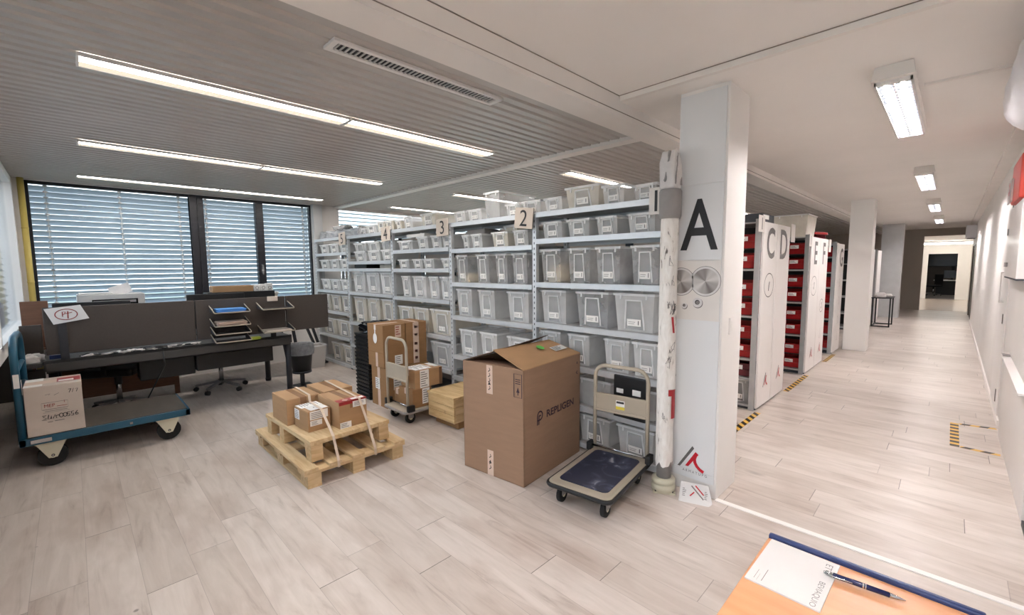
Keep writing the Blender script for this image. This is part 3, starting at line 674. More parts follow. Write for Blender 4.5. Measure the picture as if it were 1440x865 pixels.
def tub_parts(parent, w, h, d, style='tub', label=True, lid=False, frame=True):
    """open box, narrower at the bottom, with rim, framed front window and a label card; local origin at base centre, front faces -Y"""
    a = w * 0.42; A = w / 2; y0, y1 = -d / 2 + 0.03, d / 2 - 0.03
    bm_ = {'cream': 'tub_cream', 'clear': 'tub_clear'}.get(style, 'tub')
    b = MB().use(bm_).frustum(-a, a, y0, y1, 0.0, -A + 0.008, A - 0.008, -d / 2 + 0.008, d / 2 - 0.008, h, top=False)
    part(b, 'body', parent)
    r = MB().use('tub_rim'); t = 0.014
    for x0, x1, q0, q1 in ((-A, A, -d / 2, -d / 2 + t), (-A, A, d / 2 - t, d / 2), (-A, -A + t, -d / 2, d / 2), (A - t, A, -d / 2, d / 2)): r.box(x0, x1, q0, q1, h - 0.018, h)
    for sx in (-0.62, 0.62): r.box(sx * A - 0.006, sx * A + 0.006, -d / 2 - 0.004, -d / 2 + 0.004, h - 0.045, h - 0.005)
    part(r, 'rim', parent)
    def fy(z): return y0 + (-d / 2 + 0.008 - y0) * z / h - 0.003
    if frame:
        z0, z1 = h * 0.06, h * 0.84; b0, b1 = w * 0.25, w * 0.2; s = w * 0.022 + 0.003; f = MB().use('tub_rim')
        for sx in (-1, 1):
            f.prism([(sx * b0, fy(z0), z0), (sx * (b0 - s), fy(z0), z0), (sx * (b1 - s), fy(z1), z1), (sx * b1, fy(z1), z1)], (0, -0.006, 0))
        f.prism([(-b1, fy(z1), z1 - s), (b1, fy(z1), z1 - s), (b1, fy(z1), z1), (-b1, fy(z1), z1)], (0, -0.006, 0))
        f.use('tub_pane').poly([(-b0 + s, fy(z0) + 0.001, z0), (b0 - s, fy(z0) + 0.001, z0), (b1 - s, fy(z1) + 0.001, z1 - s), (-b1 + s, fy(z1) + 0.001, z1 - s)])
        part(f, 'front_window', parent)
    if label:
        lw = min(w * 0.38, 0.12); lh = min(0.055, h * 0.3); zc = h * (0.24 if h > 0.2 else 0.32)
        c = MB().use('label_white').prism([(-lw / 2, fy(zc - lh / 2) - 0.007, zc - lh / 2), (lw / 2, fy(zc - lh / 2) - 0.007, zc - lh / 2), (lw / 2, fy(zc + lh / 2) - 0.007, zc + lh / 2), (-lw / 2, fy(zc + lh / 2) - 0.007, zc + lh / 2)], (0, -0.001, 0))
        F = Face(c, (0, fy(zc) - 0.0085, zc), (1, 0, 0), (0, 0, 1)); F.rect('ink_grey', -lw * 0.4, lw * 0.1, lh * 0.05, lh * 0.12); F.rect('ink_grey', -lw * 0.4, lw * 0.05, -lh * 0.2, -lh * 0.13); F.rect('ink', lw * 0.3, lw * 0.36, -lh * 0.3, lh * 0.3)
        part(c, 'label_card', parent)
    if lid:
        l = MB().use('tub_rim').frustum(-A - 0.004, A + 0.004, -d / 2 - 0.004, d / 2 + 0.004, h, -A + 0.02, A - 0.02, -d / 2 + 0.02, d / 2 - 0.02, h + 0.015)
        part(l, 'lid', parent)
_tub = {}
def tub(loc, w, h, d, label, group, rz=0.0, style='tub', card=True, lid=False, frame=True):
    w, h, d = round(w / 0.03) * 0.03, round(h / 0.03) * 0.03, round(d / 0.05) * 0.05
    key = (round(w, 2), round(h, 2), round(d, 2), style, card, lid, frame)
    if key in _tub: return dup(_tub[key], loc, rz, label, group)
    r = thing('storage_tub', label, 'storage box', loc, rz, group); tub_parts(r, w, h, d, style, card, lid, frame); _tub[key] = r; return r

ORD = ['first', 'second', 'third', 'fourth', 'fifth', 'sixth']
def row(k, lev, items, h, d=0.44, group=None, where='', **kw):
    """items: (x_left, x_right[, options])"""
    z = LEVELS[k][lev] + 0.0262
    for i, it in enumerate(items):
        o = dict(kw); o.update(it[2] if len(it) > 2 else {})
        hh = o.pop('h', h); x0, x1 = it[0], it[1]; w = min(x1 - x0, 9); dd = o.pop('d', d)
        adj = o.pop('adj', 'translucent'); dz = o.pop('dz', 0); y = o.pop('y', None); rz = o.pop('rz', random.uniform(-0.02, 0.02)); lab = o.pop('lab', None)
        lab = lab or '%s plastic box, %s from the left %s' % (adj, ORD[i], where)
        tub(((x0 + x1) / 2, (YF + 0.035 + dd / 2) if y is None else y, z + dz), w, hh, dd, lab, group or 'plastic boxes on the numbered shelves', rz, **o)
TOP = dict(style='tub')
row(1, 0, [(-2.66, -2.44, dict(h=.13)), (-2.41, -2.06, dict(h=.18, style='cream', adj='wide cream')), (-2.04, -1.84, dict(h=.14)), (-1.76, -1.56, dict(h=.12, adj='bag-topped', style='clear'))], .13, where='on the top shelf of bay 1')
row(1, 1, [(-2.69, -2.44), (-2.39, -2.16), (-2.10, -1.88), (-1.81, -1.57)], .15, where='on the second shelf of bay 1')
row(1, 2, [(-2.70, -2.45), (-2.38, -2.155), (-2.095, -1.855), (-1.77, -1.53)], .30, where='on the third shelf of bay 1', adj='tall translucent', style='clear')
row(1, 3, [(-2.70, -2.39), (-2.30, -1.96, dict(style='clear')), (-1.91, -1.56)], .285, where='on the fourth shelf of bay 1', adj='wide translucent')
row(1, 4, [(-2.69, -2.46), (-2.38, -2.15), (-2.01, -1.77), (-1.75, -1.50)], .27, where='on the fifth shelf of bay 1', adj='tall translucent')
row(1, 5, [(-2.28, -1.93), (-1.89, -1.54)], .25, where='on the sixth shelf of bay 1', adj='wide', frame=False, card=False)
row(1, 6, [(-2.26, -1.92), (-1.88, -1.54)], .24, where='on the bottom shelf of bay 1', adj='wide')
row(2, 0, [(-4.0, -3.78, dict(h=.12)), (-3.75, -3.51, dict(h=.12)), (-3.475, -3.245, dict(h=.27, d=.55, adj='tall clear', frame=False, card=False, style='clear')), (-3.16, -2.95, dict(h=.13)), (-2.93, -2.70, dict(h=.13))], .13, where='on the top shelf of bay 2')
row(2, 1, [(-3.85, -3.72, dict(adj='narrow clear')), (-3.70, -3.51), (-3.365, -3.13, dict(style='cream', adj='cream')), (-3.06, -2.85)], .14, where='on the second shelf of bay 2')
tub((-3.18, 3.3, LEVELS[2][1] + .0262 + .153), .18, .07, .3, 'small shallow box stacked on the cream box of bay 2', 'plastic boxes on the numbered shelves', 0.05, card=False, frame=False, style='cream')
row(2, 2, [(-3.96, -3.76), (-3.61, -3.41), (-3.32, -3.13), (-3.08, -2.86)], .30, where='on the third shelf of bay 2', adj='tall clear', style='clear')
row(2, 3, [(-3.97, -3.69), (-3.60, -3.32), (-3.14, -2.85)], .30, where='on the fourth shelf of bay 2', adj='wide translucent')
row(2, 4, [(-3.92, -3.63), (-3.57, -3.29), (-3.15, -2.82)], .29, where='on the fifth shelf of bay 2', adj='wide')
row(3, 0, [(-5.05, -4.84, dict(h=.15)), (-4.65, -4.36, dict(h=.16, d=.5, style='cream', adj='wide cream')), (-5.24, -5.09, dict(h=.12, style='cream', adj='small cream'))], .15, where='on the top shelf of bay 3')
row(3, 1, [(-5.2, -4.85, dict(h=.12, adj='wide shallow')), (-4.745, -4.51), (-4.455, -4.23), (-4.22, -4.05, dict(adj='narrow'))], .135, where='on the second shelf of bay 3')
row(3, 2, [(-5.2, -4.93), (-4.855, -4.645), (-4.62, -4.39), (-4.24, -4.06)], .13, where='on the third shelf of bay 3')
row(3, 3, [(-5.13, -4.92), (-4.86, -4.56, dict(adj='white-topped')), (-4.51, -4.30), (-4.27, -4.06)], .27, where='on the fourth shelf of bay 3')
row(3, 4, [(-5.24, -4.88), (-4.86, -4.53), (-4.5, -4.06, dict(d=.46))], .29, where='on the fifth shelf of bay 3', adj='wide white', style='cream')
row(3, 5, [(-4.5, -4.05)], .29, where='on the sixth shelf of bay 3', adj='wide grey')
row(4, 0, [(-6.2, -6.08, dict(h=.1, adj='very small')), (-6.06, -5.77, dict(h=.12)), (-5.74, -5.52, dict(style='cream', adj='cream')), (-5.5, -5.3, dict(style='cream', adj='cream'))], .15, where='on the top shelf of bay 4')
row(4, 1, [(-6.47, -6.08), (-6.05, -5.68), (-5.65, -5.34)], .15, where='in the lower layer of bay 4', adj='clear')
row(4, 1, [(-6.47, -6.08, dict(dz=.152)), (-6.05, -5.68, dict(dz=.152)), (-5.65, -5.34, dict(dz=.152))], .12, where='in the upper layer of bay 4', adj='shallow clear', card=False)
row(4, 3, [(-6.55, -6.15), (-6.11, -5.73), (-5.70, -5.34)], .30, where='on the fourth shelf of bay 4', adj='tall')
row(4, 4, [(-6.53, -6.15), (-6.11, -5.73), (-5.69, -5.32)], .40, where='on the fifth shelf of bay 4', adj='deep white', style='cream')
row(5, 1, [(-7.77, -7.40), (-7.37, -7.02), (-6.99, -6.66)], .14, where='on the second shelf of bay 5')
row(5, 2, [(-7.78, -7.40), (-7.37, -7.02), (-6.99, -6.66)], .15, where='on the third shelf of bay 5')
row(5, 3, [(-7.77, -7.40), (-7.37, -7.02), (-6.99, -6.66)], .18, where='on the fourth shelf of bay 5')
row(5, 4, [(-7.77, -7.42), (-7.38, -7.03), (-6.99, -6.66)], .27, where='on the fifth shelf of bay 5', style='cream', adj='white')
row(5, 5, [(-7.78, -7.22), (-7.19, -6.66)], .26, where='on the sixth shelf of bay 5', style='cream', adj='wide white')
row(5, 6, [(-7.43, -7.05), (-7.01, -6.66)], .29, where='on the bottom shelf of bay 5', style='cream', adj='white')

def lump(name, label, cat, c, size, m, seed=0, amp=0.16, group=None, n=(22, 12), flat=0.55):
    """crumpled bag: a superellipsoid with folds, flat underneath"""
    from mathutils import noise
    rings = []
    for j in range(n[1] + 1):
        t = j / n[1]; ph = PI * (0.5 - t); r = []
        for i in range(n[0]):
            a = 2 * PI * i / n[0]; e = 0.6
            f = lambda v: math.copysign(abs(v) ** e, v)
            p = Vector((f(math.cos(ph)) * f(math.cos(a)), f(math.cos(ph)) * f(math.sin(a)), f(math.sin(ph))))
            k = 1 + amp * noise.noise(p * 2.3 + Vector((seed * 7.1, seed, 0))) + amp * 0.6 * noise.noise(p * 5.5 + Vector((0, seed * 3.3, 1)))
            q = p * k; z = max(q.z, -flat)
            r.append((q.x * size[0] / 2, q.y * size[1] / 2, (z + flat) * size[2] / (1 + flat)))
        rings.append(r)
    mb = MB().use(m).at(c); mb.ring(rings, caps=False)
    return solo(mb, name, label, cat, group)
def inbag(k, lev, x, w, h, m, label, seed, d=.3, y=0.22):
    return lump('plastic_bag', label, 'bag', (x, YF + y + (.02 if lev == 0 else 0), LEVELS[k][lev] + (0.034 if lev == 0 else 0.0275)), (w, d, h), m, seed, group='bags lying in the plastic boxes')
inbag(1, 2, -2.575, .19, .16, 'bag_beige', 'beige bag inside the first box on the third shelf of bay 1', 1)
inbag(1, 2, -1.975, .18, .23, 'bag_grey', 'grey crumpled bags filling the third box on the third shelf of bay 1', 2)
inbag(1, 2, -1.65, .18, .15, 'bag_grey', 'grey crumpled bag in the last box on the third shelf of bay 1', 3)
inbag(1, 3, -2.13, .25, .2, 'bag_clear', 'clear bag in the middle box on the fourth shelf of bay 1', 4)
inbag(1, 3, -2.545, .22, .18, 'bag_clear', 'clear bag in the left box on the fourth shelf of bay 1', 5)
inbag(2, 2, -2.97, .13, .24, 'bag_grey', 'grey speckled bag in the last box on the third shelf of bay 2', 6)
inbag(2, 2, -3.225, .11, .16, 'bag_grey', 'grey bag in the third box on the third shelf of bay 2', 7)
inbag(2, 2, -3.86, .14, .1, 'bag_beige', 'brownish bag in the first box on the third shelf of bay 2', 8)
inbag(1, 0, -2.235, .17, .11, 'cloth_white', 'white wrapping inside the wide cream box on the top shelf of bay 1', 9)
inbag(1, 0, -1.66, .08, .07, 'bag_clear', 'clear bag lying in the last top box of bay 1', 10, .2)
inbag(2, 1, -3.60, .13, .1, 'bag_grey', 'grey bag in the second box on the second shelf of bay 2', 11)
inbag(3, 3, -4.71, .22, .2, 'cloth_white', 'white packet in the second box on the fourth shelf of bay 3', 12)
for i, (x, w) in enumerate(((-7.72, .19), (-7.47, .2), (-7.21, .21), (-6.95, .2))):
    lump('plastic_bag', 'clear crinkled bag, %s from the left on top of bay 5' % ORD[i], 'bag', (x, YF + .2, 2.0865), (w, .3, .13), 'bag_clear', 20 + i, 0.3, 'clear bags on top of bay 5')
lump('dark_bag', 'dark grey flat bag lying on the bags on top of bay 5', 'bag', (-7.4, YF + .3, 2.245), (.5, .2, .07), 'bag_grey', 31, 0.3)
for i, (x, m) in enumerate(((-6.52, 'bag_clear'), (-6.31, 'bag_grey'))):
    lump('plastic_bag', '%s bag at the left of the top shelf of bay 4' % ('clear' if i == 0 else 'dark speckled'), 'bag', (x, YF + .18, 2.0815), (.17, .26, .14), m, 40 + i, 0.3)
# flat things in the low gap of bay 4
solo(MB().use('black_plastic').box(-6.5, -6.12, YF + .05, YF + .35, 1.5865, 1.645), 'flat_case', 'flat black case in the low gap of bay 4', 'case', bevel=.006)
solo(MB().use('tub_cream').box(-5.72, -5.42, YF + .05, YF + .3, 1.5865, 1.635), 'flat_tray', 'flat cream tray in the low gap of bay 4', 'tray', bevel=.006)
solo(MB().use('label_white').box(-4.98, -4.58, YF + .04, YF + .25, 1.978, 2.012).use('printer_grey').box(-4.97, -4.59, YF + .04, YF + .24, 1.973, 1.978), 'flat_carton', 'flat white carton lying on boxes of the second shelf of bay 3', 'carton', bevel=.003)
solo(MB().use('cloth_grey').at((-3.62, YF + .22, 1.9475)).frustum(-.26, .1, -.14, .14, 0, -.22, .06, -.1, .1, .06), 'folded_bag', 'folded dark bag over the boxes of the second shelf of bay 2', 'bag', bevel=.015)
# dark tray hanging at the trolley handle height
# ------------------------------------------------------------------ cartons and other boxes
def carton(name, label, cx, cy, z, sx, sy, sz, rz=0.0, m='cardboard', group=None, tape='tape_tan', along='X', cat='cardboard box', peak=0.0):
    """closed carton: shell with the lid's seam, packing tape over it"""
    r = thing(name, label, cat, (cx, cy, z), rz, group)
    b = MB().use(m).box(-sx / 2, sx / 2, -sy / 2, sy / 2, 0, sz - 0.004)
    part(b, 'body', r, 0.004)
    f = MB().use(m); g = 0.0015
    if along == 'X':
        f.box(-sx / 2 + .001, sx / 2 - .001, -sy / 2 + .001, -g, sz - .0038, sz).box(-sx / 2 + .001, sx / 2 - .001, g, sy / 2 - .001, sz - .0038, sz)
        t = MB().use(tape).box(-sx / 2 - .001, sx / 2 + .001, -.025, .025, sz, sz + .0008).box(sx / 2, sx / 2 + .001, -.025, .025, sz - .06, sz + .0005).box(-sx / 2 - .001, -sx / 2, -.025, .025, sz - .06, sz + .0005)
    else:
        f.box(-sx / 2 + .001, -g, -sy / 2 + .001, sy / 2 - .001, sz - .0038, sz).box(g, sx / 2 - .001, -sy / 2 + .001, sy / 2 - .001, sz - .0038, sz)
        t = MB().use(tape).box(-.025, .025, -sy / 2 - .001, sy / 2 + .001, sz, sz + .0008).box(-.025, .025, -sy / 2 - .001, -sy / 2, sz - .06, sz + .0005).box(-.025, .025, sy / 2, sy / 2 + .001, sz - .06, sz + .0005)
    part(f, 'top_flap', r); part(t, 'packing_tape', r)
    return r
def stick(root, name, items, label=None):
    """flat prints on a box: items = list of callables drawing on faces"""
    mb = MB()
    for fn in items: fn(mb)
    cuts = [(0, 'print')] + mb.cuts + [(len(mb.f), '')]
    for (a, nm), (b, _) in zip(cuts, cuts[1:]):
        if b <= a: continue
        q = MB(); q.mats = mb.mats; ids = {}
        for i in range(a, b):
            q.f.append(tuple(ids.setdefault(v, len(ids)) for v in mb.f[i])); q.mi.append(mb.mi[i]); q.sm.append(False)
        q.v = [mb.v[v] for v in ids]
        part(q, nm, root, 0, {'shipping_label': 'white printed label', 'packing_tape': 'pale tape', 'red_tape': 'red tape', 'print': 'printed and written marks'}.get(nm))
def front(mb, sx, sy): return Face(mb, (0, -sy / 2, 0), (1, 0, 0), (0, 0, 1))      # looks towards -Y
def side(mb, sx, sy): return Face(mb, (sx / 2, 0, 0), (0, 1, 0), (0, 0, 1))        # looks towards +X
def lines(F, a0, a1, b0, b1, n, m='ink_grey', k=2, seed=1):
    rn = random.Random(seed)
    for i in range(n):
        y = b1 - (b1 - b0) * (i + 0.5) / n; F.rect(m, a0, a0 + (a1 - a0) * rn.uniform(.5, 1), y - (b1 - b0) / n * .18, y + (b1 - b0) / n * .18, k)

# big open carton
SXB, SYB, SZB = .60, .80, .862
bb = thing('large_carton', 'large open-topped brown carton with dark printed brand name', 'cardboard box', (-2.445, 2.575, 0), math.radians(6.5))
t = 0.008; w = MB().use('cardboard_dull')
w.box(-SXB / 2, SXB / 2, -SYB / 2, -SYB / 2 + t, 0, SZB).box(-SXB / 2, SXB / 2, SYB / 2 - t, SYB / 2, 0, SZB)
w.box(-SXB / 2, -SXB / 2 + t, -SYB / 2, SYB / 2, 0, SZB).box(SXB / 2 - t, SXB / 2, -SYB / 2, SYB / 2, 0, SZB).box(-SXB / 2, SXB / 2, -SYB / 2, SYB / 2, 0, .01)
part(w, 'body', bb, .003)
def flap(name, pts, n, m='cardboard', label=None):
    part(MB().use(m).prism(pts, tuple(Vector(n).normalized() * .006)), name, bb, 0, label)
hx, hy = SXB / 2, SYB / 2
flap('top_flap', [(hx, -hy, SZB), (hx, hy, SZB), (hx - .30, hy - .02, SZB + .085), (hx - .335, -hy + .06, SZB + .10)], (-.3, 0, 1))
flap('top_flap', [(-hx, hy, SZB), (-hx, -hy, SZB), (-hx + .27, -hy + .05, SZB + .09), (-hx + .30, hy - .04, SZB + .13)], (.3, 0, 1), 'cardboard_in', 'dark inner side of the far flap')
flap('end_flap', [(-hx + .02, -hy, SZB), (hx - .02, -hy, SZB), (hx - .06, -hy + .27, SZB - .03), (-hx + .06, -hy + .27, SZB - .03)], (0, -.1, 1), 'cardboard_dull')
flap('end_flap', [(hx - .02, hy, SZB), (-hx + .02, hy, SZB), (-hx + .06, hy - .27, SZB - .02), (hx - .06, hy - .27, SZB - .02)], (0, .1, 1), 'cardboard_dull')
pr = MB(); F = side(pr, SXB, SYB)
F.text('brand_ink', 'REPLIGEN', .09, .475, .058, w=.40, bold=.0012)
part(pr, 'brand_print', bb, 0, 'dark printed lettering')
pr = MB(); F = side(pr, SXB, SYB)
cxm, czm = -.20, .475
K = .72
F.stroke('brand_ink', [(cxm + K * .045 * math.cos(q), czm + K * (.012 + .045 * math.sin(q))) for q in [math.radians(v) for v in range(180, -100, -18)]], .0115)
F.stroke('brand_ink', [(cxm - K * .045, czm + K * .02), (cxm - K * .045, czm - K * .08)], .0115); F.stroke('brand_ink', [(cxm + K * .008, czm - K * .033), (cxm - K * .045, czm - K * .033)], .0105)
F.stroke('brand_ink', [(cxm - K * .018, czm + K * .012), (cxm + K * .018, czm + K * .012)], .0105); F.stroke('brand_ink', [(cxm - K * .018, czm + K * .016), (cxm - K * .02, czm - K * .08)], .0105)
part(pr, 'monogram', bb, 0, 'dark round-backed monogram')
pr = MB(); F = side(pr, SXB, SYB)
F.stroke('brand_ink', [(.345, .80), (.345, .78)], .012); F.stroke('brand_ink', [(.35, .72), (.33, .71), (.352, .695)], .010)
part(pr, 'handling_marks', bb)
tp = MB(); F = front(tp, SXB, SYB)
F.rect('tape_pale', -.05, .01, SZB - .22, SZB)
for z in (SZB - .05, SZB - .09, SZB - .13, SZB - .19): F.stroke('ink', [(-.03, z), (-.012, z + .014), (-.02, z + .03)], .007, 3)
F.poly('ink', [(-.035, SZB - .15), (-.005, SZB - .15), (-.02, SZB - .125)], 3); part(tp, 'packing_tape', bb, 0, 'pale printed packing tape')
tp = MB(); F = front(tp, SXB, SYB); F.rect('tape_pale', -.05, .01, 0, .20)
for z in (.05, .09, .14): F.stroke('ink', [(-.03, z), (-.012, z + .014), (-.02, z + .03)], .007, 3)
F.poly('ink', [(-.035, .10), (-.005, .10), (-.02, .125)], 3); part(tp, 'packing_tape', bb, 0, 'pale printed packing tape')
hl = MB(); F = front(hl, SXB, SYB); a0, a1, b0, b1 = .215, .285, SZB - .20, SZB - .03
F.stroke('brand_ink', [(a0, b0), (a1, b0), (a1, b1), (a0, b1)], .006, closed=True)
for z in (SZB - .07, SZB - .085, SZB - .10): F.rect('brand_ink', a0 + .012, a1 - .012, z - .003, z + .003)
F.poly('brand_ink', [(.235, SZB - .165), (.265, SZB - .165), (.25, SZB - .125)]); F.rect('brand_ink', .246, .254, SZB - .185, SZB - .165)
part(hl, 'handling_print', bb, 0, 'framed handling symbols')
n3 = (Vector((-.335, 0, .10))).normalized()
fl_ = MB(); F = Face(fl_, (hx - .17, hy - .25, SZB + .058), (0, 1, 0), (-.95, 0, .3), .0085)
F.rect('label_white', .02, .20, -.075, -.005); lines(F, .03, .19, -.07, -.01, 5, 'ink', 1.3, 4); part(fl_, 'shipping_label', bb, 0, 'white shipping label')
fl_ = MB(); F = Face(fl_, (hx - .17, hy - .25, SZB + .058), (0, 1, 0), (-.95, 0, .3), .0085); F.disc('sticker_green', -.06, .03, .035, 1.1); part(fl_, 'sticker', bb, 0, 'green round sticker')

# boxes on the pallet
PBZ = 0.31
c = carton('cardboard_box', 'plain brown box at the left corner of the strapped load', -3.95, 1.30, PBZ, .34, .27, .215, 0.02, 'cardboard', 'boxes strapped on the small pallet', along='X')
c = carton('cardboard_box', 'small brown box with white labels in front of the strapped load', -3.63, 1.315, PBZ, .25, .18, .165, 0.06, 'cardboard', 'boxes strapped on the small pallet', along='X')
def lab_small(mb):
    F = Face(mb, (0, 0, .1655), (1, 0, 0), (0, 1, 0)); F.rect('label_white', -.12, .0, -.085, .085); F.rect('paper', -.01, .11, -.06, .08, 1.5); lines(F, -.11, -.02, -.07, .07, 7, seed=2); F.circle('ink_grey', .05, .01, .02, .006)
    F = side(mb, .25, .18); F.rect('label_white', -.075, .07, .095, .162); F.rect('label_white', -.075, .02, .045, .088); lines(F, -.065, .06, .1, .155, 4, seed=3); lines(F, -.065, .01, .05, .083, 3, seed=4)
    F = front(mb, .25, .18); F.rect('label_white', -.12, -.03, .07, .15); lines(F, -.11, -.04, .075, .145, 5, seed=5)
stick(c, 'shipping_label', [lab_small], 'white shipping labels')
c = carton('cardboard_box', 'brown box with red tape at the right of the strapped load', -3.585, 1.545, PBZ, .38, .24, .215, 0.04, 'cardboard', 'boxes strapped on the small pallet', along='X')
def lab_red(mb):
    F = side(mb, .38, .24); F.rect('tape_red', -.117, .117, .19, .2155); F.rect('label_white', -.003, .113, .155, .205, 1.6); lines(F, .01, .1, .165, .198, 3, seed=6); F.rect('label_white', -.115, -.02, .0, .05); lines(F, -.105, -.03, .005, .045, 3, seed=7)
    F = Face(mb, (0, 0, .2165), (1, 0, 0), (0, 1, 0)); F.rect('tape_red', .11, .19, -.117, .117); F.rect('label_white', .135, .175, .0, .105, 1.5); F.poly('tape_pale', [(.12, -.05), (.15, -.02), (.18, -.05), (.15, -.075)], 1.5)
stick(c, 'red_tape', [lab_red], 'red tape and white labels')
c = carton('cardboard_box', 'brown box at the back of the strapped load', -3.985, 1.605, PBZ, .37, .26, .215, 0.03, 'cardboard', 'boxes strapped on the small pallet', along='X')

# pallets
def euro_pallet():
    r = thing('pallet', 'wooden pallet standing on the floor under a smaller one', 'pallet', (-3.80, 1.495, 0), 0.0)
    L, W, H = 1.19, .82, .144
    for y in (-W / 2 + .07, 0, W / 2 - .07):
        part(MB().use('pine').box(-L / 2, L / 2, y - .05, y + .05, 0, .02), 'bottom_board', r, .002)
        for x in (-L / 2 + .07, 0, L / 2 - .07): part(MB().use('pine_y').box(x - .07, x + .07, y - .05, y + .05, .02, .1), 'block', r, .003)
    for x in (-L / 2 + .07, 0, L / 2 - .07): part(MB().use('pine_y').box(x - .07, x + .07, -W / 2, W / 2, .1, .122), 'cross_board', r, .002)
    for y, w in ((-.36, .1), (-.18, .095), (0, .1), (.18, .095), (.36, .1)): part(MB().use('pine').box(-L / 2, L / 2, y - w / 2, y + w / 2, .122, H), 'top_board', r, .002)
euro_pallet()
r = thing('small_pallet', 'smaller board-topped pallet stacked on the wooden pallet', 'pallet', (-3.79, 1.485, .1445), 0.03)
L, W = .96, .66
part(MB().use('pine').box(-L / 2, L / 2, -W / 2, W / 2, .13, .1648), 'top_board', r, .003)
for y in (-W / 2 + .05, W / 2 - .05):
    for x in (-L / 2 + .07, -.12): part(MB().use('pine_y').box(x - .05, x + .05, y - .045, y + .045, .0, .13), 'block', r, .003)
    part(MB().use('pine_y').prism([(L / 2 - .13, y - .045, .13), (L / 2 - .01, y - .045, .13), (L / 2 + .0, y - .045, .005), (L / 2 - .1, y - .045, .0)], (0, .09, 0)), 'block', r, .003, 'slanted broken end block')
# strapping
def strapping(label, pts, w=.02):
    mb = MB().use('strap'); P = [Vector(p) for p in pts]; L = []; R = []; up = Vector((0, 1, 0))
    rings = []
    for i, p in enumerate(P):
        d = (P[min(i + 1, len(P) - 1)] - P[max(i - 1, 0)]).normalized(); n = d.cross(up).normalized()
        rings.append([tuple(p - up * w / 2), tuple(p + up * w / 2), tuple(p + up * w / 2 + n * .002), tuple(p - up * w / 2 + n * .002)])
    mb.ring(rings, smooth=False)
    return solo(mb, 'packing_strap', label, 'strap', 'straps over the pallet load')
strapping('pale strap over the small labelled box', [(-4.42, 1.38, .15), (-4.30, 1.37, .30), (-4.125, 1.36, .532), (-3.78, 1.35, .5325), (-3.74, 1.34, .486), (-3.48, 1.33, .484), (-3.27, 1.33, .32), (-3.192, 1.33, .15), (-3.19, 1.33, .1)])
strapping('pale strap over the red-taped box', [(-4.42, 1.66, .15), (-4.30, 1.65, .30), (-4.175, 1.64, .532), (-3.38, 1.60, .533), (-3.27, 1.62, .32), (-3.192, 1.63, .15), (-3.19, 1.63, .1)])

# wooden crate on a carton
cb = carton('cardboard_box', 'low brown carton under the wooden crate', -3.54, 2.76, 0, .36, .34, .075, 0.03, 'cardboard_deep', along='X')
cr = thing('wooden_crate', 'pale wooden crate standing on a low carton', 'crate', (-3.548, 2.755, .0768), 0.02)
L, W, H = .42, .46, .235
for k in range(3):
    z0 = k * H / 3 + .002; z1 = (k + 1) * H / 3 - .002
    for sg in (-1, 1):
        part(MB().use('pine_crate').box(-L / 2, L / 2, sg * (W / 2 - .009) - .009, sg * (W / 2 - .009) + .009, z0, z1), 'plank', cr, .003)
        part(MB().use('pine_y').box(sg * (L / 2 - .009) - .009, sg * (L / 2 - .009) + .009, -W / 2 + .0185, W / 2 - .0185, z0, z1), 'plank', cr, .003)
part(MB().use('pine_y').box(-L / 2, L / 2, -W / 2, W / 2, .0, .012), 'bottom', cr)
part(MB().use('pine_crate').box(-L / 2 - .008, L / 2 + .008, -W / 2 - .008, W / 2 + .008, H, H + .022), 'lid', cr, .002)

# ------------------------------------------------------------------ black nested totes
tw = .34
for k in range(17):
    z = k * .047; s = 1 - .006 * (k % 2)
    mb = MB().use('black_plastic').frustum(-tw * .47, tw * .47, -.226, .226, z + .012, -tw * .495 * s, tw * .495 * s, -.236, .236, z + .042, top=False)
    mb.box(-tw / 2, tw / 2, -.24, .24, z + .040, z + .058)
    o = solo(mb, 'plastic_tote', 'black plastic tote, number %d from the floor in the tall nested stack' % (k + 1), 'tote', 'nested black totes beside the carton stack', bevel=.004)
    o.location.x += -5.05; o.location.y += 2.68; o.location.z = z
lump('bin_bag', 'crumpled black bag on top of the black tote stack', 'bag', (-5.05, 2.68, 17 * .047 + .0125), (.32, .4, .12), 'black_gloss', 50, .35)

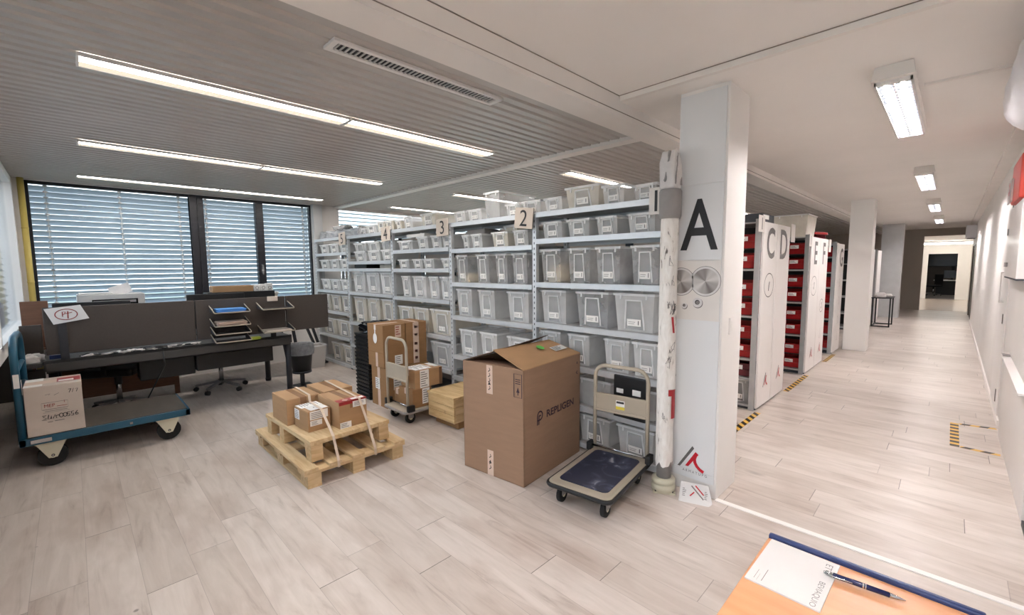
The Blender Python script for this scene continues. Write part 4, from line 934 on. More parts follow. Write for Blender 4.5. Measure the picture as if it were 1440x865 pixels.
# ------------------------------------------------------------------ hand trucks
def platform_truck(label, loc, rz, L, W, zd, hh, tubem, matm, border, edge, plate_z, plate_h, tilt=0.0, cast_r=.055):
    """deck with rim and mat, folding tube handle with cross plate at the +Y end, four casters"""
    r = thing('platform_trolley', label, 'trolley', loc, rz)
    def rr(x, y, rad, z, n=5):
        out = []
        for cx, cy, a0 in ((x - rad, y - rad, 0), (-x + rad, y - rad, 90), (-x + rad, -y + rad, 180), (x - rad, -y + rad, 270)):
            for k in range(n + 1):
                a = math.radians(a0 + 90 * k / n); out.append((cx + rad * math.cos(a), cy + rad * math.sin(a), z))
        return out
    part(MB().use(border).ring([rr(W / 2 - .008, L / 2 - .008, .05, zd - .035), rr(W / 2 - .008, L / 2 - .008, .05, zd - .004), rr(W / 2 - .02, L / 2 - .02, .045, zd)], smooth=False), 'deck', r)
    part(MB().use(edge).ring([rr(W / 2 + .004, L / 2 + .004, .055, zd - .032), rr(W / 2 + .008, L / 2 + .008, .055, zd - .02), rr(W / 2 + .004, L / 2 + .004, .055, zd - .008)], smooth=True), 'bumper', r, 0, 'dark rubber bumper')
    if matm: part(MB().use(matm).ring([rr(W / 2 - .055, L / 2 - .075, .04, zd - .001), rr(W / 2 - .057, L / 2 - .077, .04, zd + .003)], smooth=False), 'mat', r, 0, 'worn dark mat')
    yh = L / 2 - .045; hw = W / 2 - .025; rad = .09; pts = [(-hw, yh, zd)]
    T = lambda x, z: (x, yh + math.sin(tilt) * (z - zd), z)
    pts = [T(-hw, zd), T(-hw, zd + (hh - zd) * .5)]
    for k in range(7): a = PI - PI / 2 * k / 6; pts.append(T(-hw + rad + rad * math.cos(a), hh - rad + rad * math.sin(a)))
    for k in range(7): a = PI / 2 - PI / 2 * k / 6; pts.append(T(hw - rad + rad * math.cos(a), hh - rad + rad * math.sin(a)))
    pts += [T(hw, zd + (hh - zd) * .5), T(hw, zd)]
    h = part(MB().use(tubem).tube(pts, .0145, 10), 'handle', r)
    p = MB().use(tubem); y0 = T(0, plate_z)[1]
    p.box(-hw, hw, y0 - .006, y0 + .006, plate_z - plate_h / 2, plate_z + plate_h / 2).box(-hw, hw, y0 - .012, y0 + .012, plate_z + plate_h / 2 - .012, plate_z + plate_h / 2 + .006).box(-hw, hw, y0 - .012, y0 + .012, plate_z - plate_h / 2 - .006, plate_z - plate_h / 2 + .012)
    pl = part(p, 'cross_plate', h, .003)
    s = MB(); F = Face(s, (0, y0 - .006, plate_z), (1, 0, 0), (0, 0, 1)); F.rect('label_white', -.035, .035, -.012, .035); F.rect('ink', -.03, .03, .012, .028, 2); F.rect('sticker_yellow', -.035, .035, -.035, -.012)
    if matm: part(s, 'sticker', h, 0, 'white and yellow sticker')
    part(MB().use('chrome').cyl((-hw - .03, yh - .03, zd + .03), (hw + .03, yh - .03, zd + .03), .008, 10), 'hinge_rod', r)
    for sx in (-1, 1): part(MB().use('black_plastic').box(sx * hw - .02 + sx * .025, sx * hw + .02 + sx * .025, yh - .06, yh + .02, zd - .01, zd + .055), 'hinge_bracket', r, .008)
    for sx in (-1, 1):
        for sy in (-1, 1):
            x, y = sx * (W / 2 - .075), sy * (L / 2 - .1)
            c = part(MB().use('cloth_grey').box(x - .022, x - .018, y - .03, y + .03, cast_r, zd - .035).box(x + .018, x + .022, y - .03, y + .03, cast_r, zd - .035).box(x - .03, x + .03, y - .04, y + .04, zd - .038, zd - .034), 'caster', r)
            part(MB().use('rubber').cyl((x - .015, y, cast_r), (x + .015, y, cast_r), cast_r, 20).use('caster_cream').cyl((x - .017, y, cast_r), (x + .017, y, cast_r), cast_r * .45, 12), 'wheel', c, .004)
    return r
platform_truck('beige platform trolley with worn navy mat beside the big carton', (-1.675, 2.555, 0), math.radians(8), .74, .47, .165, .835, 'trolley_beige', 'worn_mat', 'deck_border', 'black_plastic', .545, .13)
platform_truck('loaded platform trolley with beige handle in front of the carton stack', (-4.01, 2.60, 0), PI, .66, .44, .15, .87, 'trolley_beige', None, 'trolley_beige', 'cloth_grey', .52, .15)
dk = thing('black_panel', 'dark rounded panel hanging behind the trolley cross plate', 'panel', (-1.72, 3.0, .40))
part(MB().use('black_plastic').box(-.14, .14, 0, .02, .0, .34), 'sheet', dk, .012); part(MB().use('label_white').box(-.11, -.05, -.006, 0, .20, .235).box(.03, .10, -.006, 0, .20, .245), 'clip', dk, .002, 'white clips')

# carton stack and parcels beside the trolley
G = 'cartons stacked by the loaded trolley'
def stk(name_label, x, y, z, sx, sy, sz, rz, fn, lab, along='Y', m='cardboard_deep', tape='tape_pale', group=G):
    c = carton('cardboard_box', name_label, x, y, z, sx, sy, sz, rz, m, group, tape, along)
    if fn: stick(c, 'shipping_label', [fn], lab)
    return c
def l1(mb):
    F = front(mb, .36, .285); F.rect('tape_pale', .0, .05, .0, .17); F.disc('label_white', .0, .33, .045, 1.5, ry=.06); F.rect('label_white', -.012, .012, .38, .48); F.rect('tape_tan', -.178, .178, .165, .17)
    F = side(mb, .36, .285); F.rect('tape_pale', .01, .09, .34, .48); lines(F, .02, .08, .36, .47, 4, 'ink_red', seed=9); F.rect('label_white', .0, .1, .02, .13); lines(F, .01, .09, .03, .12, 4, seed=10)
def l2(mb):
    F = side(mb, .36, .285); F.rect('tape_pale', -.045, .035, .0, .49)
    for z in (.42, .33, .22, .13, .05): F.rect('ink_red', -.025, .015, z, z + .03)
    F.rect('cardboard_in', -.143, -.138, 0, .49)
def l3(mb):
    F = front(mb, .34, .28); F.rect('label_white', -.08, .02, .2, .33); lines(F, -.07, .01, .21, .32, 5, seed=11); F.rect('tape_pale', -.03, .03, .33, .45); F.rect('tape_pale', -.03, .03, .0, .2)
    F = side(mb, .34, .28); F.rect('label_white', -.05, .07, .2, .36); lines(F, -.04, .06, .21, .35, 5, seed=12)
stk('brown carton with a pale label, lower left of the stack', -4.61, 2.57, 0, .34, .28, .455, 0.0, l3, 'white label and pale tape')
stk('brown carton lower right of the stack, against the shelves', -4.62, 2.865, 0, .34, .28, .455, 0.0, None, None)
stk('large brown carton with a round white tag, upper left of the stack', -4.67, 2.575, .4565, .36, .285, .49, 0.0, l1, 'round tag, pale tape and labels')
stk('large brown carton with long printed tape, upper right of the stack', -4.67, 2.868, .4565, .36, .285, .495, 0.0, l2, 'long printed pale tape', along='X')
def l4(mb):
    F = side(mb, .26, .23); F.rect('label_white', .0, .09, .03, .19); lines(F, .01, .08, .04, .18, 6, seed=13)
def l5(mb):
    F = side(mb, .27, .34); F.rect('label_white', -.11, -.0, .0, .185); lines(F, -.1, -.01, .01, .175, 7, seed=14); F.rect('cardboard_in', .13, .165, .0, .185)
    F = Face(mb, (0, 0, .1905), (1, 0, 0), (0, 1, 0)); F.rect('label_white', -.1, .12, -.15, .05); F.rect('label_white', -.1, .1, .1, .16); lines(F, -.08, .1, -.14, .04, 6, seed=15)
def l6(mb):
    F = side(mb, .11, .17); F.rect('label_white', -.06, .06, .02, .12); lines(F, -.05, .05, .03, .11, 4, seed=16)
T = 'parcels on the loaded trolley'
stk('brown parcel at the right end of the loaded trolley, under the labelled one', -3.945, 2.49, .1545, .26, .23, .195, 0.0, l4, 'white label', group=T)
stk('labelled parcel with open flaps, topmost on the loaded trolley', -3.955, 2.58, .351, .27, .34, .185, 0.0, l5, 'white labels', group=T, m='cardboard')
stk('small parcel just behind the handle of the loaded trolley', -4.145, 2.475, .1545, .11, .17, .15, 0.0, l6, 'white label', group=T)
# ------------------------------------------------------------------ desks by the window
XD = -5.93
dk = thing('desk', 'long dark desk with screen panels nearest the pallets', 'desk', (-6.4, .90, 0))
ox, oy = 6.4, -.90
part(MB().use('desk_dark').box(-6.92 + ox, -5.98 + ox, -.24 + oy, 1.95 + oy, .715, .74), 'desktop', dk, .004)
part(MB().use('desk_dark').box(-5.985 + ox, -5.95 + ox, -.24 + oy, 1.95 + oy, .65, .752).box(-5.99 + ox, -5.84 + ox, -.22 + oy, 1.9 + oy, .645, .66).box(-5.85 + ox, -5.84 + ox, -.22 + oy, 1.9 + oy, .645, .735), 'cable_tray', dk, .003)
for x, y in ((-5.96, 1.90), (-6.85, 1.90), (-5.96, -.18), (-6.85, -.18)):
    part(MB().use('desk_leg').tube([(x + ox, y + oy, .72), (x + ox, y + oy, .035)], .034, 12).lathe([(.036, .0), (.04, .03), (.036, .045)], (x + ox, y + oy, 0), 12), 'leg', dk)
for y0, y1 in ((-.21, .945), (.955, 1.885), (1.895, 2.42)):
    part(MB().use('panel_fabric').box(XD - .035 + ox, XD + ox, y0 + oy, y1 + oy, .805, 1.25), 'screen_panel', dk, .006)
part(MB().use('desk_leg').box(XD - .0 + ox, XD + .012 + ox, -.12 + oy, -.06 + oy, .753, 1.14), 'panel_bracket', dk)
part(MB().use('desk_leg').box(XD - .0 + ox, XD + .012 + ox, 1.70 + oy, 1.76 + oy, .753, .82), 'panel_bracket', dk)
# cables lying along the tray
rn = random.Random(3)
cbm = MB()
for i in range(26):
    y = rn.uniform(0, .66); x = rn.uniform(-5.9, -5.87); cbm.use(rn.choice(['cable_white', 'cable_white', 'cable_grey', 'black_plastic']))
    pts = [(x + rn.uniform(-.03, .03), y + k * .06, .778 + rn.uniform(-.014, .014)) for k in range(7)]; cbm.tube(pts, rn.uniform(.004, .009), 5)
o = solo(cbm, 'cable_bundle', 'tangle of white and black cables along the desk edge', 'cables'); tag(o, kind='stuff')
solo(MB().use('black_plastic').tube([(-5.826, .63, .74), (-5.822, .64, .6), (-5.86, .55, .4), (-5.9, .42, .12), (-5.92, .38, .02)], .006, 6), 'hanging_cable', 'thin black cable hanging from the desk edge', 'cable')
# letter trays on the panels
def tray(y, z, label, dark=True):
    r = thing('letter_tray', label, 'letter tray', (XD + .006, y, z), 0, 'wire letter trays on the desk panel')
    m = 'desk_leg' if dark else 'trolley_beige'
    part(MB().use('desk_dark').box(0, .24, -.17, .17, 0, .004), 'floor_sheet', r)
    e = MB().use('trolley_beige').rect_tube([(.0, -.175, .075), (.235, -.175, .012), (.243, -.17, .006), (.243, .17, .006), (.235, .175, .012), (.0, .175, .075)], .006, .012)
    part(e, 'rim', r, 0, 'pale rim')
    part(MB().use(m).prism([(0, -.172, 0), (.24, -.172, 0), (.24, -.172, .01), (0, -.172, .075)], (0, .003, 0)).prism([(0, .169, 0), (.24, .169, 0), (.24, .169, .01), (0, .169, .075)], (0, .003, 0)), 'side_plate', r)
    return r
tray(1.255, 1.105, 'top letter tray of the left column, holding a blue folder')
tray(1.255, .955, 'second letter tray of the left column, holding beige papers')
tray(1.255, .865, 'third letter tray of the left column, empty')
tray(1.255, .775, 'lowest letter tray of the left column, nearly touching the desk edge')
tray(1.735, 1.11, 'upper letter tray of the right column, under the white tag')
tray(1.735, .835, 'lower letter tray of the right column, holding striped papers')
def stackp(name, label, cat, x, y, z, m, n=5, w=.28, d=.2):
    mb = MB().use(m); rn = random.Random(int(z * 999))
    for k in range(n): mb.at((x + rn.uniform(-.01, .01), y + rn.uniform(-.012, .012), z + k * .005), (0, 0, rn.uniform(-.06, .06))).box(-d / 2, d / 2, -w / 2, w / 2, 0, .0045)
    return solo(mb, name, label, cat)
stackp('folder', 'blue folder lying in the top letter tray', 'folder', XD + .125, 1.255, 1.1095, 'blue_folder', 8)
stackp('paper_stack', 'beige papers in the second letter tray of the left column', 'papers', XD + .125, 1.255, .9595, 'tape_pale', 9)
stackp('paper_stack', 'pinkish striped papers in the lower right letter tray', 'papers', XD + .125, 1.735, .8395, 'carton_white', 4)
stackp('note_block', 'yellow-green note block on the cable tray between the letter trays', 'note block', XD + .04, 1.50, .752, 'green_note', 6, .13, .09)
t = solo(MB().use('carton_white').box(XD + .001, XD + .012, 1.68, 1.80, 1.195, 1.255), 'tag_card', 'white card hooked over the panel above the right letter tray', 'card', bevel=.01)
# paper sign with circled letters
s = thing('paper_sign', 'tilted paper with a circled red sign at the left end of the panel', 'sign', (XD + .014, -.055, 1.12), 0)
mb = MB().use('paper').prism([(0, -.145, .12), (0, .10, .145), (0, .155, .01), (0, -.09, -.03)][::1], (.0015, 0, 0)); part(mb, 'sheet', s)
mb = MB(); F = Face(mb, (.0018, .0, .055), (0, 1, 0), (0, 0, 1)); F.circle('ink_red', .0, .005, .075, .007, ry=.05)
F.stroke('ink_red', [(-.025, -.015), (-.025, .03), (-.005, .028), (-.01, .01), (-.024, .006)], .007); F.stroke('ink_red', [(.01, -.035), (.012, .035)], .008); F.stroke('ink_red', [(-.005, .012), (.04, .022)], .006)
part(mb, 'drawing', s, 0, 'red circled letters')
# second row at the window
d2 = thing('desk', 'dark desk standing under the window behind the screens', 'desk', (-7.45, 1.3, 0))
part(MB().use('desk_dark').box(-.32, .40, -1.5, 1.12, .715, .74), 'desktop', d2, .004)
for x, y in ((-.26, -1.4), (.33, -1.4), (-.26, 1.05), (.33, 1.05)): part(MB().use('desk_leg').rect_tube([(x, y, .715), (x * .94, y + (.1 if y > 0 else -.05), .0)], .06, .03, (0, 1, 0)), 'leg', d2)
part(MB().use('desk_leg').box(-.3, -.27, -1.35, 1.0, .35, .71), 'modesty_panel', d2)
def monitor(label, x, y, w, h, z=.7405):
    m = thing('monitor', label, 'monitor', (x, y, z), 0, 'monitors behind the screens')
    part(MB().use('black_plastic').box(-.02, .02, -w / 2, w / 2, .12, .12 + h), 'screen', m, .008); part(MB().use('black_plastic').box(-.05, -.025, -.03, .03, .0, .3).box(-.12, .08, -.12, .12, 0, .012), 'stand', m, .003)
monitor('dark wide monitor whose top edge shows over the left panel', -6.6, .15, .62, .39)
monitor('dark wide monitor whose top edge shows under the brown parcel', -6.6, 1.29, .62, .425)
sh = thing('riser_shelf', 'dark riser on the window desk carrying the brown parcel', 'shelf', (-7.3, 1.72, .74)); part(MB().use('black_plastic').box(-.15, .15, -.42, .42, .40, .53), 'top', sh, .004); part(MB().use('black_plastic').box(-.14, .14, -.4, -.37, 0, .40).box(-.14, .14, .37, .4, 0, .40), 'side', sh)
carton('parcel', 'flat brown parcel on the dark riser by the window', -7.3, 1.62, 1.2705, .2, .5, .085, 0.0, 'cardboard', None, along='Y')
for i in range(3):
    b = solo(MB().use('label_white').cbox((-7.25, 1.92 + i * .085, 1.2705 + .045 + .004 * i), (.1, .078, .09 + .008 * i)), 'small_box', 'small white printed box, %s of three beside the brown parcel' % ORD[i], 'box', 'small white boxes on the riser', bevel=.002)
    m = MB(); F = Face(m, (.05, 0, .045), (0, 1, 0), (0, 0, 1)); F.circle('ink_grey', 0, 0, .02, .006); lines(F, -.03, .03, -.04, -.025, 2, 'ink', seed=i); part(m, 'print', b)
solo(MB().use('label_white').box(-7.6, -7.5, 2.12, 2.3, 1.20, 1.235).box(-7.59, -7.51, 2.13, 2.29, .74, 1.20), 'paper_holder', 'white box standing by the dark riser at the window', 'box', bevel=.003)
p = thing('printer', 'grey printer with dark front slot at the window', 'printer', (-7.42, .33, .74))
part(MB().use('printer_grey').box(-.22, .18, -.3, .32, 0, .56).box(-.22, .14, -.28, .02, .56, .575), 'body', p, .02)
part(MB().use('black_gloss').box(.178, .192, -.17, .25, .34, .50), 'paper_slot', p, .004); part(MB().use('cloth_grey').box(.18, .20, -.16, .23, .455, .485), 'slot_bar', p); part(MB().use('cable_white').rect_tube([(-.02, .0, .57), (.0, .2, .64)], .12, .006, (1, 0, 0)), 'paper_lid', p)
# swivel chairs
def chair(label, x, y, rz, back=True):
    c = thing('swivel_chair', label, 'office chair', (x, y, 0), rz, 'swivel chairs at the dark desks')
    part(MB().use('black_plastic').cbox((0, 0, .47), (.48, .5, .09)), 'seat', c, .03)
    if back: part(MB().use('black_plastic').cbox((-.25, 0, .78), (.06, .46, .45)).box(-.28, -.2, -.04, .04, .42, .6), 'backrest', c, .025)
    part(MB().use('chrome').cyl((0, 0, .08), (0, 0, .43), .026, 14).use('black_plastic').cyl((0, 0, .3), (0, 0, .43), .036, 14), 'column', c)
    for k in range(5):
        a = 2 * PI * k / 5 + .3; ux, uy = math.cos(a), math.sin(a)
        l = part(MB().use('cloth_grey').rect_tube([(ux * .03, uy * .03, .115), (ux * .29, uy * .29, .075)], .04, .025), 'foot', c)
        part(MB().use('black_plastic').cyl((ux * .29 - uy * .022, uy * .29 + ux * .022, .028), (ux * .29 + uy * .022, uy * .29 - ux * .022, .028), .028, 14).use('chrome').cyl((ux * .29, uy * .29, .05), (ux * .29, uy * .29, .08), .008, 8), 'caster', l)
    for sy in (-1, 1): part(MB().use('black_plastic').box(-.1, .12, sy * .27 - .02, sy * .27 + .02, .64, .67).box(-.02, .02, sy * .27 - .012, sy * .27 + .012, .45, .64), 'armrest', c, .008)
    return c
chair('black swivel chair with chrome column under the desk by the letter trays', -6.79, 1.32, .2, False)
chair('black swivel chair under the desk behind the loaded cart', -6.66, .30, 1.1, False)
solo(MB().use('black_plastic').box(-6.4, -6.05, .95, 1.75, .43, .63).box(-6.4, -6.1, .45, .94, .40, .64), 'drawer_unit', 'black drawer unit hung under the dark desk', 'drawer unit', bevel=.01)
solo(MB().use('wood_dark').box(-7.04, -7.0, -.2, .9, .12, .5).box(-7.045, -6.995, -.2, -.15, 0, .12).box(-7.045, -6.995, .85, .9, 0, .12), 'wooden_board', 'dark brown board under the window desk', 'board')
# waste bins
wb_ = thing('waste_bin', 'black waste bin with a clear bag beside the desk legs', 'waste bin', (-6.17, 2.13, .22))
solo(MB().use('desk_leg').box(-6.3, -6.04, 2.0, 2.26, 0.0, .012).cyl((-6.17, 2.13, 0), (-6.17, 2.13, .2), .03, 10).cyl((-6.17, 2.13, .19), (-6.17, 2.13, .2195), .12, 14), 'bin_stand', 'dark stand under the black waste bin', 'stand')
part(MB().use('black_plastic').lathe([(.115, 0), (.15, .34), (.155, .35), (.147, .35), (.11, .012)], n=24, caps=True), 'body', wb_)
part(MB().use('bag_clear').lathe([(.158, .22), (.165, .27), (.162, .33), (.157, .365), (.14, .365), (.135, .3)], n=26, caps=False), 'bag', wb_)
b2 = thing('waste_bin', 'pale grey square bin in the corner behind the desks', 'waste bin', (-7.25, 2.68, 0)); part(MB().use('printer_grey').frustum(-.11, .11, -.14, .14, 0, -.14, .14, -.17, .17, .36, top=False).use('tub_rim').box(-.15, .15, -.18, -.165, .345, .365).box(-.15, .15, .165, .18, .345, .365).box(-.15, -.135, -.18, .18, .345, .365).box(.135, .15, -.18, .18, .345, .365), 'body', b2)
st = thing('folding_stand', 'dark splayed stand beside the shelves at the window end', 'stand', (-7.55, 2.78, 0))
for a, b in (((-.03, -.1, .74), (.1, .12, 0.02)), ((.03, -.02, .74), (.12, .16, .02))): part(MB().use('desk_leg').rect_tube([a, b], .05, .03, (0, 1, 0)), 'leg', st)
part(MB().use('desk_leg').box(.06, .17, .08, .2, 0, .03), 'foot', st, .004)
# left edge: partition, boards, clutter
solo(MB().use('desk_dark').box(-6.35, -6.3, -.40, -.245, 0, .62).box(-6.9, -6.3, -.40, -.36, 0, .70).box(-6.9, -5.9, -.41, -.245, .70, .74), 'side_table', 'low dark side table at the left end of the desk', 'table')
lp = thing('partition', 'grey fabric partition at the left edge behind the blue cart', 'partition', (-6.6, -.33, .7405)); part(MB().use('panel_fabric').box(-.018, .018, -.075, .08, 0, .30), 'panel', lp, .006)
solo(MB().use('wood_dark').box(-7.1, -7.05, -.41, -.2, .75, 1.26).box(-7.3, -6.95, -.41, -.2, .735, .75).box(-7.3, -7.25, -.4, -.35, 0, .735).box(-7.0, -6.96, -.4, -.35, 0, .735), 'wooden_cabinet', 'reddish brown board at the left edge below the window', 'cabinet', bevel=.004)
for i, (x, y, z, m) in enumerate(((-6.02, -.32, .7405, 'cable_white'), (-6.15, -.3, .7405, 'paper'))):
    lump('crumpled_paper', 'crumpled %s paper on the side table, %s' % (('grey', 'white')[i], ('at its front', 'further back')[i]), 'paper', (x, y, z), (.12, .13, .06), m, 60 + i, .4)
solo(MB().use('navy').box(-6.2, -6.1, -.2, -.08, .7405, .775).use('label_white').box(-6.19, -6.11, -.19, -.09, .775, .79), 'blue_box', 'small blue and white box on the desk corner', 'box', bevel=.003)

# ------------------------------------------------------------------ blue cart with carton
ct = thing('platform_cart', 'blue platform cart with a worn brown deck and big black wheels', 'cart', (-5.47, .17, 0))
L, W = 1.10, .74; zd = .265
part(MB().use('cart_blue').box(-W / 2, W / 2, -L / 2, -L / 2 + .04, zd - .06, zd).box(-W / 2, W / 2, L / 2 - .04, L / 2, zd - .06, zd).box(-W / 2, -W / 2 + .04, -L / 2, L / 2, zd - .06, zd).box(W / 2 - .04, W / 2, -L / 2, L / 2, zd - .06, zd), 'frame', ct, .005)
part(MB().use('cart_deck').box(-W / 2 + .02, W / 2 - .02, -L / 2 + .02, L / 2 - .02, zd - .01, zd + .006), 'deck', ct, .003)
part(MB().use('chrome').cbox((W / 2 + .002, .12, zd - .03), (.006, .02, .02)), 'bolt', ct)
part(MB().use('chrome').cbox((W / 2 + .004, -L / 2 + .12, zd - .03), (.008, .12, .03)), 'latch_plate', ct, .002)
yh = -L / 2 + .02; hw = W / 2 - .03; pts = [(-hw, yh, zd - .05), (-hw, yh, .85)]
for k in range(8): a = PI - PI / 2 * k / 7; pts.append((-hw + .18 + .18 * math.cos(a), yh - .0, .88 + .18 * math.sin(a)))
for k in range(8): a = PI / 2 - PI / 2 * k / 7; pts.append((hw - .18 + .18 * math.cos(a), yh, .88 + .18 * math.sin(a)))
pts += [(hw, yh, .85), (hw, yh, zd - .05)]
h = part(MB().use('cart_blue').tube(pts, .024, 12), 'handle', ct)
part(MB().use('cart_blue').cyl((-hw, yh, .62), (hw, yh, .62), .018, 10).cyl((-hw, yh, .8), (hw, yh, .8), .018, 10), 'cross_tube', h)
part(MB().use('label_white').box(hw - .02, hw + .02, yh + .024, yh + .026, .62, .74).box(hw + .0235, hw + .0255, yh - .015, yh + .018, .68, .79), 'sticker', h, 0, 'white sticker')
for sx in (-1, 1):
    for sy in (-1, 1):
        x, y = sx * (W / 2 - .06), sy * (L / 2 - .17)
        k = part(MB().use('caster_cream').prism([(x - .035, y - .09, zd - .062), (x - .035, y + .09, zd - .062), (x - .035, y + .03, .07), (x - .035, y - .02, .07)], (.008, 0, 0)).prism([(x + .03, y - .09, zd - .062), (x + .03, y + .09, zd - .062), (x + .03, y + .03, .07), (x + .03, y - .02, .07)], (.008, 0, 0)).box(x - .05, x + .05, y - .09, y + .09, zd - .07, zd - .06), 'caster', ct, .003, 'cream caster fork')
        part(MB().use('rubber').cyl((x - .025, y + .005, .09), (x + .025, y + .005, .09), .09, 26).use('caster_cream').cyl((x - .03, y + .005, .09), (x + .03, y + .005, .09), .03, 14).use('chrome').cyl((x - .042, y + .005, .09), (x + .042, y + .005, .09), .012, 8), 'wheel', k, .006)
c = carton('carton', 'off-white carton with red and handwritten marks on the blue cart', -5.29, -.165, .2715, .36, .33, .40, 0.0, 'carton_white', None, 'tape_pale', 'Y')
def l7(mb):
    F = side(mb, .36, .33); k = 2
    F.stroke('ink_grey', [(-.075, .205), (.075, .205), (.075, .26), (-.075, .26)], .003, closed=True); F.rect('ink_grey', -.07, .07, .202, .206); F.text('ink_red', 'MEP', -.03, .235, .026, w=.06); F.text('ink_red', '1', .055, .255, .02); F.rect('ink_red', .01, .07, .22, .224)
    F.rect('ink_grey', -.06, .07, .188, .192); F.rect('ink_grey', -.07, .08, .178, .180)
    F.text('ink', '7/', .1, .335, .032, rot=.0); F.stroke('ink', [(.125, .345), (.14, .348), (.13, .32)], .004); F.stroke('ink_grey', [(-.05, .325), (-.02, .33), (-.03, .32)], .003); F.stroke('ink_grey', [(.0, .315), (.03, .33)], .003)
    # handwriting
    W_ = lambda pts, dx: F.stroke('ink', [(x * .9 + dx, y) for x, y in pts], .0055)
    W_([(-.085, .155), (-.06, .16), (-.08, .145), (-.06, .135), (-.09, .12), (-.06, .122)], 0); W_([(-.045, .16), (-.052, .125), (-.035, .128), (-.03, .15), (-.03, .125)], 0); W_([(-.02, .125), (-.005, .155), (.003, .125)], 0); W_([(.0, .145), (.022, .147)], 0)
    for dx in (.03, .052): F.circle('ink', dx, .142, .011, .005, ry=.016)
    W_([(.09, .158), (.072, .158), (.074, .142), (.088, .14), (.086, .126), (.07, .126)], 0); W_([(.115, .16), (.098, .158), (.1, .142), (.114, .14), (.112, .126), (.096, .126)], 0); W_([(.14, .16), (.125, .14), (.128, .126), (.142, .128), (.142, .138), (.128, .138)], 0)
    F.rect('ink', -.05, -.02, .098, .102); F.rect('ink_grey', -.01, .045, .1, .106)
    F = Face(mb, (0, 0, .4012), (1, 0, 0), (0, 1, 0)); F.rect('label_white', -.18, .18, -.165, -.06); F.rect('tape_pale', -.05, .09, -.165, .165, 1.4); F.rect('tape_red', -.09, .09, .02, .16, 1.8); F.rect('label_white', .0, .07, .03, .12, 2)
stick(c, 'print', [l7], 'red stamp, handwriting and label')
# ------------------------------------------------------------------ steel pole by the pillar
pl = thing('steel_pole', 'peeling white steel pole with grey base standing before the pillar', 'pole', (-1.375, 2.895, 0))
part(MB().use('cloth_grey').cyl((0, 0, .0), (0, 0, 2.1), .050, 22), 'core', pl, 0, 'grey steel core')
from mathutils import noise as _nz
rings = []
for j in range(60):
    z = .20 + (1.94 - .20) * j / 59; row_ = []
    for i in range(26):
        a = 2 * PI * i / 26; q = Vector((math.cos(a) * 2, math.sin(a) * 2, z * 3)); rr_ = .0585 + .006 * _nz.noise(q) + .003 * _nz.noise(q * 3)
        zz = z + (.09 * _nz.noise(Vector((math.cos(a) * 3, math.sin(a) * 3, 7))) if j == 0 else 0)
        row_.append((rr_ * math.cos(a), rr_ * math.sin(a), zz))
    rings.append(row_)
part(MB().use('pole_paint').ring(rings, caps=False), 'peeling_wrap', pl, 0, 'white peeling wrap with dark scratches')
part(MB().use('cloth_grey').lathe([(.064, 1.91), (.072, 1.93), (.073, 2.09), (.066, 2.105)], n=22, caps=False), 'collar', pl, 0, 'grey collar')
part(MB().use('caster_cream').lathe([(.082, .008), (.084, .045), (.074, .05), (.074, .062), (.08, .066), (.08, .09), (.06, .098), (.05, .1)], n=26), 'base_ring', pl, 0, 'cream base rings')
b = part(MB().use('caster_cream').box(-.075, .075, -.075, .075, 0, .009).use('post_dark').cyl((.055, -.055, .009), (.055, -.055, .018), .008, 8).cyl((-.055, -.055, .009), (-.055, -.055, .018), .008, 8).cyl((.055, .055, .009), (.055, .055, .018), .008, 8), 'base_plate', pl, 0); b.rotation_euler = (0, 0, .55)
tp = MB().use('tape_red')
def patch(z0, z1, a0, a1, r=.0665, skew=0.0):
    n = 6; lo = [(r * math.cos(a0 + (a1 - a0) * k / n), r * math.sin(a0 + (a1 - a0) * k / n), z0) for k in range(n + 1)]; hi = [(r * math.cos(a0 + skew + (a1 - a0) * k / n), r * math.sin(a0 + skew + (a1 - a0) * k / n), z1) for k in range(n + 1)]
    tp.ring([lo, hi], closed=False, caps=False)
patch(1.14, 1.25, -.55, -.3, skew=-.2); part(tp, 'red_tape', pl, 0, 'red tape strip')
tp = MB().use('tape_red'); patch(.70, .745, -.85, .1); patch(.54, .705, -.5, .1); part(tp, 'red_tape', pl, 0, 'torn red tape')
sc = MB()
for i, (z, a) in enumerate(((1.33, -1.1), (1.31, -.7), (1.30, -.5), (1.33, -.35), (1.05, -.5), (.93, -1.0), (.95, -.8), (1.5, -.6), (1.62, -.9), (.55, -1.2))):
    rn = random.Random(i); pts = []
    for k in range(7):
        aa = a + rn.uniform(-.22, .22); pts.append((.0675 * math.cos(aa), .0675 * math.sin(aa), z + rn.uniform(-.045, .045)))
    sc.use('ink_grey').tube(pts, .0016, 4)
part(sc, 'scribbles', pl, 0, 'dark scribbled marks', 'stuff')
cw = lump('cloth_wrap', 'grey and white knotted cloth bundled on top of the pole collar', 'cloth', (-1.37, 2.885, 2.107), (.12, .11, .25), 'cloth_white', 71, .3)
for i in range(3):
    a0 = i * 1.2 - 2.0; k = MB().use('cloth_grey').tube([((.062 - .02 * t) * math.cos(a0 + t * .5), (.058 - .02 * t) * math.sin(a0 + t * .5), .05 + .165 * t - .03 * math.sin(t * 5 + i)) for t in [q / 9 for q in range(10)]], .009, 7)
    part(k, 'grey_strap', cw, 0, 'grey wavy strap')

